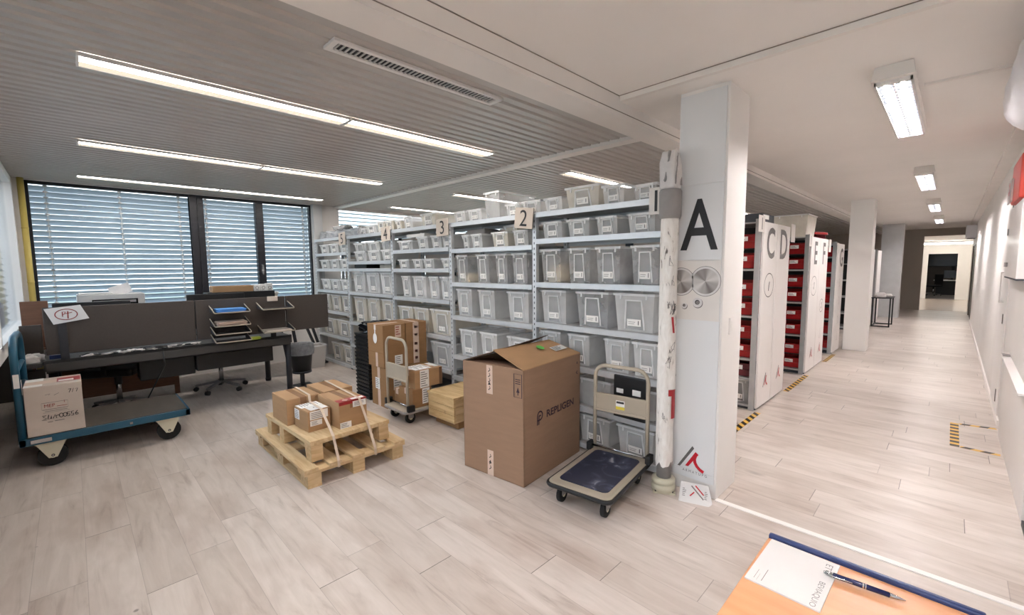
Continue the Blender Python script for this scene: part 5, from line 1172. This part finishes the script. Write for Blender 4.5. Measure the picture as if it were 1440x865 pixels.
# ------------------------------------------------------------------ poster boards on the pillar
YP = 2.992
pb = thing('poster_board', 'pale poster boards with a black letter A and metal discs on the pillar', 'poster', (-1.215, YP, .10))
for z0, z1 in ((0, .062), (.064, 1.125), (1.127, 1.53), (1.532, 2.03), (2.032, 2.62)):
    part(MB().use('pillar_poster').box(-.15, .15, 0, .007, z0, z1), 'board', pb, .001)
m = MB(); F = Face(m, (0, 0, -.10), (1, 0, 0), (0, 0, 1)); F.text('letter_black', 'A', .0, 1.868, .338, w=.25, bold=.004); part(m, 'letter', pb, 0, 'large black letter A')
m = MB().use('disc')
F = Face(m, (0, 0, -.10), (1, 0, 0), (0, 0, 1))
part(MB().use('sign_white').box(-.15, .148, -.0008, 0, 1.125, 1.53), 'photo_print', pb, 0, 'grey photograph of turned metal discs')
def disc(cx, cz, r, clip=None):
    mb = MB(); n = 40
    f = lambda rr: [(max(rr * math.cos(2 * PI * i / n), (clip - cx) if clip is not None else -9), -.0012, rr * math.sin(2 * PI * i / n)) for i in range(n)]
    mb.use('letter_grey').poly([(x, -.0011, z) for x, y, z in f(r)]); mb.use('cloth_white').poly([(x, -.0013, z) for x, y, z in f(r * .97)]); mb.use('disc').poly([(x, -.0015, z) for x, y, z in f(r * .84)])
    o = part(mb, 'disc_print', pb, 0, 'printed metal disc'); o.location = (cx, 0, cz - .10); return o
disc(-.115, 1.485, .097, -.15); disc(.052, 1.49, .101)
m = MB(); F = Face(m, (0, 0, -.10), (1, 0, 0), (0, 0, 1))
for x, z, r in ((.003, 1.345, .033), (-.087, 1.32, .02)): F.disc('ink_grey', x + .003, z - .004, r * 1.05, 1.2); F.disc('cloth_white', x, z, r, 1.4); F.disc('ink', x, z + .002, r * .5, 1.6); F.disc('ink_grey', x + .002, z + .001, r * .38, 1.8)
part(m, 'ring_print', pb, 0, 'two printed metal rings')
m = MB(); F = Face(m, (0, 0, -.10), (1, 0, 0), (0, 0, 1)); F.logo(-.01, .245, .185); part(m, 'logo', pb, 0, 'grey and red angular logo')
m = MB(); F = Face(m, (0, 0, -.10), (1, 0, 0), (0, 0, 1)); F.text('ink_grey', 'A R M A T U P G', .02, .150, .018, w=.17); part(m, 'logo_text', pb, 0, 'faint grey lettering under the logo')
br = thing('brochure', 'white brochure with a red logo leaning on the pillar foot', 'brochure', (-1.145, 2.90, 0), .32)
part(MB().use('paper').prism([(-.105, -.05, .0), (.085, -.05, .0), (.105, -.03, .012), (.075, .045, .095), (-.1, .045, .095)], (0, .003, .002)), 'cover', br)
m = MB(); F = Face(m, (0, -.0, .045), (1, 0, 0), (0, .71, .71), .003); F.stroke('ink_grey', [(-.03, .05), (.05, -.03)], .008); F.stroke('logo_red', [(-.005, .055), (.05, .0)], .008); F.stroke('logo_red', [(-.01, .01), (-.035, -.02)], .008); lines(F, -.085, -.06, -.03, .03, 5); lines(F, .055, .075, -.03, .03, 5)
part(m, 'print', br, 0, 'crossed red and grey print')
solo(MB().use('gloss_white').box(-1.05, -1.038, 3.12, 3.175, 1.13, 1.24).use('white_paint').box(-1.038, -1.034, 3.13, 3.165, 1.15, 1.22), 'light_switch', 'white light switch on the corridor face of the near pillar', 'switch', bevel=.002)

# ------------------------------------------------------------------ mobile racks C to G with red bins
XP = -1.43
def red_bin_parts(parent, m='red_plastic', w=.26, d=.28, h=.17, hf=.14):
    b = MB().use(m); a = w / 2
    prof = [(-d / 2 + .015, 0), (d / 2 - .01, 0), (d / 2, h), (-d / 2 + .07, h), (-d / 2, hf)]
    def shell(x0, x1): b.prism([(x0, y, z) for y, z in prof], (x1 - x0, 0, 0))
    shell(-a, -a + .006); shell(a - .006, a)
    b.box(-a, a, -d / 2 + .015, d / 2 - .01, 0, .006)
    b.prism([(-a, -d / 2 + .015, 0), (-a, -d / 2, hf), (-a, -d / 2 + .008, hf), (-a, -d / 2 + .023, 0)], (w, 0, 0)); b.prism([(-a, d / 2 - .01, 0), (-a, d / 2, h), (-a, d / 2 - .006, h), (-a, d / 2 - .016, 0)], (w, 0, 0))
    b.box(-a - .004, a + .004, -d / 2 - .008, -d / 2 + .01, hf - .012, hf + .003).box(-a - .003, a + .003, -d / 2 - .003, -d / 2 + .012, hf * .5, hf * .5 + .008)
    part(b, 'body', parent, .0015)
    c = MB().use('label_white').box(-a + .075, -a + .18, -d / 2 - .0098, -d / 2 - .0083, hf - .062, hf - .014); F = Face(c, (-a + .1275, -d / 2 - .0098, hf - .038), (1, 0, 0), (0, 0, 1)); lines(F, -.045, .045, -.018, .016, 2, 'ink_grey', 1, 3); part(c, 'label_card', parent)
_rb = {}
def red_bin(loc, label, m='red_plastic'):
    if m in _rb: return dup(_rb[m], loc, 0, label, 'open-front bins in the lettered racks')
    r = thing('open_front_bin', label, 'storage bin', loc, 0, 'open-front bins in the lettered racks'); red_bin_parts(r, m); _rb[m] = r; return r
def mobile_rack(name_label, y0, y1, panels, shelves, ztop, thin=(), letters=(), depth=1.7):
    r = thing('mobile_rack', name_label, 'shelf rack', (XP, y0, 0), 0, 'lettered racks along the corridor')
    D = y1 - y0; X0 = -depth
    part(MB().use('post_dark').box(X0, -.02, .02, D - .02, .0, .035), 'carriage', r)
    for a, b in panels:
        part(MB().use('gloss_white').box(-.022, 0, a - y0 + .003, b - y0 - .003, .022, ztop), 'end_panel', r, .003)
    part(MB().use('shelf_under').box(-.075, -.023, -.035, -.0, 0.0, ztop + .03), 'upright', r, .002); part(MB().use('shelf_under').box(X0, X0 + .03, -.03, 0, 0, ztop), 'upright', r, .002)
    part(MB().use('black_plastic').box(X0, -.025, D / 2 - .01, D / 2, .03, ztop - .02), 'divider_sheet', r)
    for z in thin: part(MB().use('black_plastic').box(X0, -.03, 0, D / 2 - .012, z - .008, z), 'wire_shelf', r)
    for z in shelves: part(MB().use('shelf_under').box(X0, -.025, -.02, D / 2 - .012, z - .02, z), 'shelf', r, .001)
    part(MB().use('shelf_under').box(X0, -.025, -.02, D, ztop - .015, ztop), 'top_sheet', r)
    for i, (t, y, z, h) in enumerate(letters):
        m = MB(); F = Face(m, (0, y - y0, z), (0, 1, 0), (0, 0, 1)); F.text('letter_grey', t, 0, 0, h, bold=.006, squash=.95); part(m, 'letter', r, 0, 'grey letter ' + t)
    return r
def flag(r, y, z, txt='1', w=.2, h=.17, m='sign_white'):
    y0 = r.location.y; o = part(MB().use(m).box(.002, .008, y - y0 - w / 2, y - y0 + w / 2, z - h / 2, z + h / 2), 'flag_sign', r, .001, 'small white flag sign')
    if txt: mb = MB(); Face(mb, (.008, y - y0, z), (0, 1, 0), (0, 0, 1)).text('ink', txt, 0, 0, .12); part(mb, 'numeral', o)
def ovals(r, items):
    y0 = r.location.y; m = MB(); 
    for y, z, ry, rz, kind in items:
        F = Face(m, (0, y - y0, z), (0, 1, 0), (0, 0, 1))
        if kind in 'oc': F.circle('ink', 0, 0, ry, .008 if kind == 'o' else .006, ry=rz)
        if kind == 'o': F.poly('ink', [(-.02, -.06), (.0, -.065), (.012, .0), (.03, .035), (.012, .04), (-.012, .0)], 2)
        if kind == 'c': F.stroke('ink', [(-.03, -.02), (.0, -.05), (.04, .05)], .012); F.stroke('ink_grey', [(-.04, .02), (.02, .05)], .006)
        if kind == 's': F.stroke('ink_grey', [(-.03, .06), (.03, .03), (-.02, -.01), (.03, -.06), (-.03, -.08)], .008)
        if kind == 't': F.stroke('ink_grey', [(-.04, -.08), (.04, -.09), (.01, .08)], .007, closed=True)
    part(m, 'pictogram', r, 0, 'dark line pictograms')
def plogo(r, ys, z):
    y0 = r.location.y
    for y in ys: m = MB(); Face(m, (0, y - y0, z), (0, 1, 0), (0, 0, 1)).logo(0, 0, .17); part(m, 'logo', r, 0, 'small grey and red logo')
rc = mobile_rack('pair of white-ended mobile racks marked C and D', 5.2, 6.25, [(5.2, 5.705), (5.712, 6.25)], [1.55, 1.04, .568, .355, .055], 2.05, thin=(1.773, 1.253, .783), letters=(('C', 5.46, 1.83, .34), ('D', 5.98, 1.83, .34)))
flag(rc, 5.09, 2.02); flag(rc, 6.36, 1.98, None, .18, .22, 'gloss_white'); ovals(rc, [(5.45, 1.37, .17, .13, 'o')]); plogo(rc, (5.47, 5.99), .30)
re = mobile_rack('pair of white-ended mobile racks marked E and F', 7.43, 8.6, [(7.43, 8.0), (8.007, 8.6)], [1.52, 1.05, .57, .07], 1.985, thin=(1.743, 1.268, .788, .288), letters=(('E', 7.73, 1.76, .33), ('F', 8.30, 1.76, .33)))
flag(re, 7.34, 1.93, '1', .17); flag(re, 8.7, 1.89, None, .17, .2); ovals(re, [(7.70, 1.28, .19, .14, 'c'), (8.30, .95, .13, .10, 'c'), (8.3, .52, .1, .1, 't')]); plogo(re, (7.74, 8.32), .28)
rg = mobile_rack('white-ended mobile rack marked G beside the middle pillar', 9.48, 10.1, [(9.48, 10.1)], [1.72, 1.45, 1.18, .9, .62, .35, .085], 1.95, letters=(('G', 9.83, 1.71, .33),))
flag(rg, 9.42, 1.87, None, .16, .17); ovals(rg, [(9.78, 1.27, .1, .11, 's'), (9.8, .95, .1, .1, 's'), (9.78, .6, .1, .1, 's'), (9.8, .3, .1, .1, 't')])
XB = -1.638
for y, rk, zs in ((5.2, 'C', (1.775, 1.56, 1.255, 1.047, .785, .575)), (7.43, 'E', (1.745, 1.53, 1.27, 1.06, .79, .58, .29, .08)), (9.48, 'G', (1.73, 1.46, 1.19, .91, .63, .36, .095))):
    srt = sorted(zs, reverse=True)
    for i, z in enumerate(srt):
        base = z
        red_bin((XB, y + .157, base), 'red open-front bin, %s from the top in the rack marked %s' % (['first', 'second', 'third', 'fourth', 'fifth', 'sixth', 'seventh', 'eighth'][i], rk))
red_bin((XB, 5.357, .36), 'dark maroon open-front bin low in the rack marked C', 'maroon_plastic')
tub((XB, 5.42, .058), .27, .27, .4, 'clear plastic box at the bottom of the rack marked C', None)
solo(MB().use('post_dark').box(-2.6, -1.46, 5.21, 5.65, 2.052, 2.075).box(-2.6, -1.46, 5.21, 5.24, 2.075, 2.14).box(-2.6, -1.46, 5.62, 5.65, 2.075, 2.14).box(-1.48, -1.46, 5.24, 5.62, 2.075, 2.14).use('label_white').box(-1.459, -1.457, 5.25, 5.45, 2.085, 2.13), 'metal_tray', 'dark shallow metal tray lying on the rack marked C', 'tray')
tub((-1.72, 7.78, 1.987), .46, .33, .6, 'large white open tub on the rack marked E', None, 0, 'cream', False, False, False)
solo(MB().use('maroon_plastic').at((-1.6, 8.4, 1.9865), (0, 0, .2)).frustum(-.16, .16, -.2, .14, 0, -.12, .14, -.12, .12, .09).at((-1.58, 8.36, 2.08), (0.1, 0.1, .4)).use('red_plastic').frustum(-.13, .15, -.16, .12, -.012, -.12, .14, -.15, .11, .03), 'red_bag', 'folded red bag lying on the rack marked F', 'bag', bevel=.01)
for y0, y1, lab in ((13.2, 14.6, 'white-ended rack just beyond the middle pillar'), (15.3, 16.1, 'white-ended rack beyond the small black table')):
    q = mobile_rack(lab, y0, y1, [(y0, y1)], [1.6, 1.2, .8, .4, .06], 1.95)
    for i, z in enumerate((1.61, 1.21, .81, .41)):
        if y0 > 15: red_bin((XB, y0 + .157, z), 'red open-front bin, %s from the top in the farthest rack' % ORD[i])
# hazard tape on the floor
def hazard(name, label, p0, p1, w, n, slant=.5):
    p0, p1 = Vector((p0[0], p0[1], 0)), Vector((p1[0], p1[1], 0)); d = (p1 - p0); Ln = d.length; d.normalize(); s = Vector((-d.y, d.x, 0))
    mb = MB().use('tape_yellow'); q = lambda a, b, z: tuple(p0 + d * a + s * b + Vector((0, 0, z)))
    mb.prism([q(0, -w / 2, .0005), q(Ln, -w / 2, .0005), q(Ln, w / 2, .0005), q(0, w / 2, .0005)], (0, 0, .0008)); mb.use('tape_black'); st_ = Ln / n
    for i in range(n):
        a = i * st_; k = min(slant * w, st_ * .9)
        mb.prism([q(a, -w / 2, .0014), q(a + st_ * .5, -w / 2, .0014), q(min(a + st_ * .5 + k, Ln), w / 2, .0014), q(min(a + k, Ln), w / 2, .0014)], (0, 0, .0003))
    return solo(mb, name, label, 'floor tape', 'yellow and black floor tapes')
hazard('hazard_tape', 'yellow-black floor tape between the near pillar and rack C', (-1.40, 3.5), (-1.40, 5.15), .06, 13, 1.0)
hazard('hazard_tape', 'yellow-black floor tape between racks D and E', (-1.40, 6.28), (-1.40, 7.4), .06, 9, 1.0)
hazard('hazard_tape', 'yellow-black floor tape between racks F and G', (-1.40, 8.63), (-1.40, 9.45), .06, 7, 1.0)
hazard('hazard_tape', 'short striped floor tape end nearest the middle of the corridor', (.105, 5.36), (.105, 6.16), .06, 7, 0)
hazard('hazard_tape', 'striped floor tape running to the wall, the nearer one', (.14, 5.38), (.375, 5.36), .05, 2, .6)
hazard('hazard_tape', 'striped floor tape running to the wall, the farther one', (.14, 6.15), (.39, 6.2), .05, 2, .6)
# small black table down the corridor
tb = thing('side_table', 'small black frame table beyond the middle pillar', 'table', (-1.22, 14.75, 0)); e = .014
fr = []
for x in (-.17, .17):
    for y in (-.36, .36): part(MB().use('black_plastic').box(x - e, x + e, y - e, y + e, 0, .72), 'leg', tb)
part(MB().use('black_plastic').box(-.184, .184, -.374, -.346, 0, .028).box(-.184, .184, .346, .374, 0, .028).box(-.184, -.156, -.36, .36, 0, .028), 'floor_rail', tb)
part(MB().use('black_plastic').box(-.2, .2, -.39, .39, .72, .742), 'top', tb, .003)
lump('paper_roll', 'white crumpled roll on the small black table', 'paper', (-1.25, 14.55, .743), (.2, .25, .12), 'cloth_white', 80, .2); lump('paper_roll', 'white flat packet beside the roll on the small black table', 'paper', (-1.15, 14.95, .743), (.18, .25, .07), 'cloth_white', 81, .15)
solo(MB().use('tape_black').box(-1.44, -1.37, 10.6, 13.1, .0, .012).use('chrome').box(-1.39, -1.36, 10.6, 10.9, .012, .016), 'track_rail', 'dark floor rail beyond the middle pillar', 'rail')

# ------------------------------------------------------------------ right-hand wall
XW = .41
dd = thing('service_door', 'flush white door with long pull handle in the corridor wall', 'door', (XW, 6.95, 0)); 
part(MB().use('gloss_white').box(-.012, -.001, -.43, .55, .01, 2.35), 'leaf', dd, .002)
part(MB().use('gloss_white').box(-.045, -.012, -.08, -.02, 1.18, 1.19).box(-.045, -.012, -.08, -.02, 1.49, 1.5).box(-.05, -.04, -.085, -.015, 1.18, 1.5), 'pull_handle', dd, .003)
for z in (.2, 1.02, 2.15): part(MB().use('ink_grey').box(-.018, -.012, -.2, -.17, z - .05, z + .05) if z > .5 else MB().use('ink_grey').box(-.018, -.012, -.2, -.17, z - .05, z + .08), 'hinge', dd, .001)
lp = thing('low_panel', 'glossy white low panel along the wall by the floor tape', 'panel', (XW, 4.9, 0)); part(MB().use('gloss_white').box(-.02, -.001, -.85, 1.08, .0, .70), 'sheet', lp, .003)
rl = thing('folded_bracket', 'white folded metal bracket projecting above the low panel', 'bracket', (XW, 5.3, .765)); part(MB().use('gloss_white').prism([(-.055, .58, .0), (-.002, .58, .0), (-.002, -.9, -.05), (-.055, -.9, -.05)], (0, 0, .016)).prism([(-.055, .58, .0), (-.055, .56, .0), (-.055, .56, .03), (-.055, .58, .03)], (.05, 0, 0)), 'arm', rl, .002); part(MB().use('cloth_grey').box(-.05, -.006, .44, .54, .017, .024), 'clip', rl)
wc = thing('mounted_cabinet', 'white wall cabinet under the red alarm box on the corridor wall', 'cabinet', (XW, 5.75, 1.47)); part(MB().use('gloss_white').box(-.06, -.001, -.55, .55, 0, .62), 'body', wc, .006)
part(MB().use('post_dark').box(-.058, -.002, -.54, .54, -.012, -.001), 'base_edge', wc); part(MB().use('cloth_grey').box(-.075, -.06, .25, .40, .09, .13), 'latch', wc, .003); part(MB().use('cloth_grey').box(-.068, -.06, .46, .5, .38, .44), 'latch', wc, .002)
al = thing('alarm_box', 'red alarm box with a pale pink tag on the corridor wall', 'alarm', (XW, 5.9, 2.12)); part(MB().use('alarm_red').box(-.07, -.001, -.45, .28, 0, .36), 'body', al, .02)
mb = MB().use('paper').box(-.085, -.072, .05, .42, .02, .22); F = Face(mb, (-.085, .235, .12), (0, -1, 0), (0, 0, 1)); F.disc('pink_print', .03, .02, .06, 2); F.disc('paper', .03, .02, .03, 3); part(mb, 'tag', al, 0, 'pale tag with pink print')
rings = []
for j in range(9):
    t = j / 8; y = 3.05 + 1.1 * t; s = 1 - .15 * abs(t - .5) ** 2 * 2
    rings.append([((.40) - .25 * s * max(0, math.cos(a)) ** .6 * (1 + .04 * math.sin(9 * t + 3 * a)), y, 2.555 + .185 * s * math.sin(a) * (1 + .05 * math.sin(7 * t + 5 * a))) for a in [-PI / 2 + PI * k / 12 for k in range(13)]])
ac = solo(MB().use('ac_white').ring(rings, closed=True), 'wrapped_vent_unit', 'white wrapped air unit high on the wall at the right edge', 'air unit')
solo(MB().use('ac_white').box(.2, .408, 17.4, 18.2, 2.28, 2.62).use('post_dark').box(.22, .40, 17.42, 18.18, 2.268, 2.28), 'mounted_air_conditioner', 'white air conditioner high on the wall near the far opening', 'air conditioner', bevel=.01)
solo(MB().use('dark_frame').box(.39, .409, 3.0, 4.0, 0, .03), 'kick_plate', 'dark kick plate low on the wall at the right edge', 'kick plate')

# ------------------------------------------------------------------ office beyond the far doorway
tv = thing('television', 'large black screen on the wall of the far office', 'screen', (-.42, 33.05, 1.42)); part(MB().use('black_gloss').box(-.62, .62, -.05, .0, 0, .66), 'panel', tv, .01); part(MB().use('black_plastic').box(.38, .5, -.04, 0, -.2, .0), 'bracket', tv)
od = thing('office_desk', 'pale curved-edge desk in the far office', 'desk', (-.1, 31.2, 0)); part(MB().use('label_white').box(-.55, .8, -.45, .45, .71, .74), 'desktop', od, .01); part(MB().use('black_plastic').box(-.45, .7, -.3, .3, 0.0, .70), 'base', od)
om = thing('monitor', 'black monitor on the desk of the far office', 'monitor', (.0, 31.3, .7405)); part(MB().use('black_gloss').box(-.3, .3, -.02, .02, .1, .48), 'screen', om, .006); part(MB().use('black_plastic').box(-.04, .04, .02, .05, 0, .3).box(-.12, .12, -.08, .1, 0, .012), 'stand', om)
oc = thing('office_chair', 'dark office chair before the desk of the far office', 'office chair', (-.62, 30.2, 0), 2.4); part(MB().use('black_plastic').cbox((0, 0, .46), (.46, .46, .08)), 'seat', oc, .03); part(MB().use('black_plastic').cbox((-.24, 0, .8), (.05, .42, .5)), 'backrest', oc, .02); part(MB().use('chrome').cyl((0, 0, .06), (0, 0, .42), .03), 'column', oc)
for k in range(5): a = 2 * PI * k / 5; part(MB().use('cloth_grey').rect_tube([(0, 0, .09), (.28 * math.cos(a), .28 * math.sin(a), .05)], .04, .03).use('black_plastic').cyl((.28 * math.cos(a), .28 * math.sin(a), .0), (.28 * math.cos(a), .28 * math.sin(a), .05), .025, 8), 'foot', oc)

# ------------------------------------------------------------------ entrance table with notepad and pen
et = thing('entrance_table', 'beech-topped table with a navy edge strip in the lower right corner', 'table', (.1, 1.12, 0))
part(MB().use('beech').box(-.457, .75, -.42, .362, .722, .75), 'tabletop', et, .002)
part(MB().use('navy').box(-.457, .008, .362, .380, .722, .762), 'edge_strip', et, .006, 'navy blue edge strip')
for x, y in ((-.40, .30), (-.40, -.36), (.70, .30), (.70, -.36)): part(MB().use('cloth_grey').box(x - .02, x + .02, y - .02, y + .02, 0, .722), 'leg', et)
np_ = thing('notepad', 'white notepad with grey printed lettering on the beech table', 'notepad', (-.262, 1.355, .7503), -.02)
part(MB().use('paper').box(-.086, .086, -.12, .118, 0, .004), 'sheets', np_)
m = MB(); F = Face(m, (0, 0, .004), (1, 0, 0), (0, 1, 0), .0003)
F.text('cable_grey', 'BEVIAQUIO', .066, -.055, .016, w=.118, rot=-PI / 2); F.text('cable_grey', 'ET', .066, .085, .016, w=.028, rot=-PI / 2)
F.rect('ink_grey', -.068, -.067, -.105, -.06); F.rect('ink_grey', -.06, -.0595, -.11, -.075); F.rect('ink_grey', -.05, -.0485, -.105, -.045); part(m, 'print', np_, 0, 'grey printed lettering')
pn = thing('ballpoint_pen', 'navy ballpoint pen with silver tip and clip on the notepad', 'pen', (-.115, 1.405, .7620), .10)
part(MB().use('pen_navy').lathe([(.0, -.066), (.0066, -.064), (.0070, 0), (.0066, .052), (.0, .054)], n=16), 'barrel', pn).rotation_euler = (0, PI / 2, 0)
part(MB().use('chrome').cyl((-.08, 0, 0), (-.066, 0, 0), .0062, 14).cyl((-.085, 0, 0), (-.08, 0, 0), .0038, 10), 'cap', pn)
part(MB().use('chrome').tube([(-.078, -.005, .002), (-.06, -.0105, .002), (-.04, -.0095, .002), (-.022, -.0078, .001)], .0015, 6), 'clip', pn)
part(MB().use('chrome').cyl((-.002, 0, 0), (.0015, 0, 0), .0073, 16).cyl((.0035, 0, 0), (.006, 0, 0), .0073, 16), 'ring', pn); part(MB().use('chrome').tube([(.053, 0, 0), (.07, 0, 0), (.083, 0, 0)], [.0064, .004, .0009], 12), 'tip', pn)
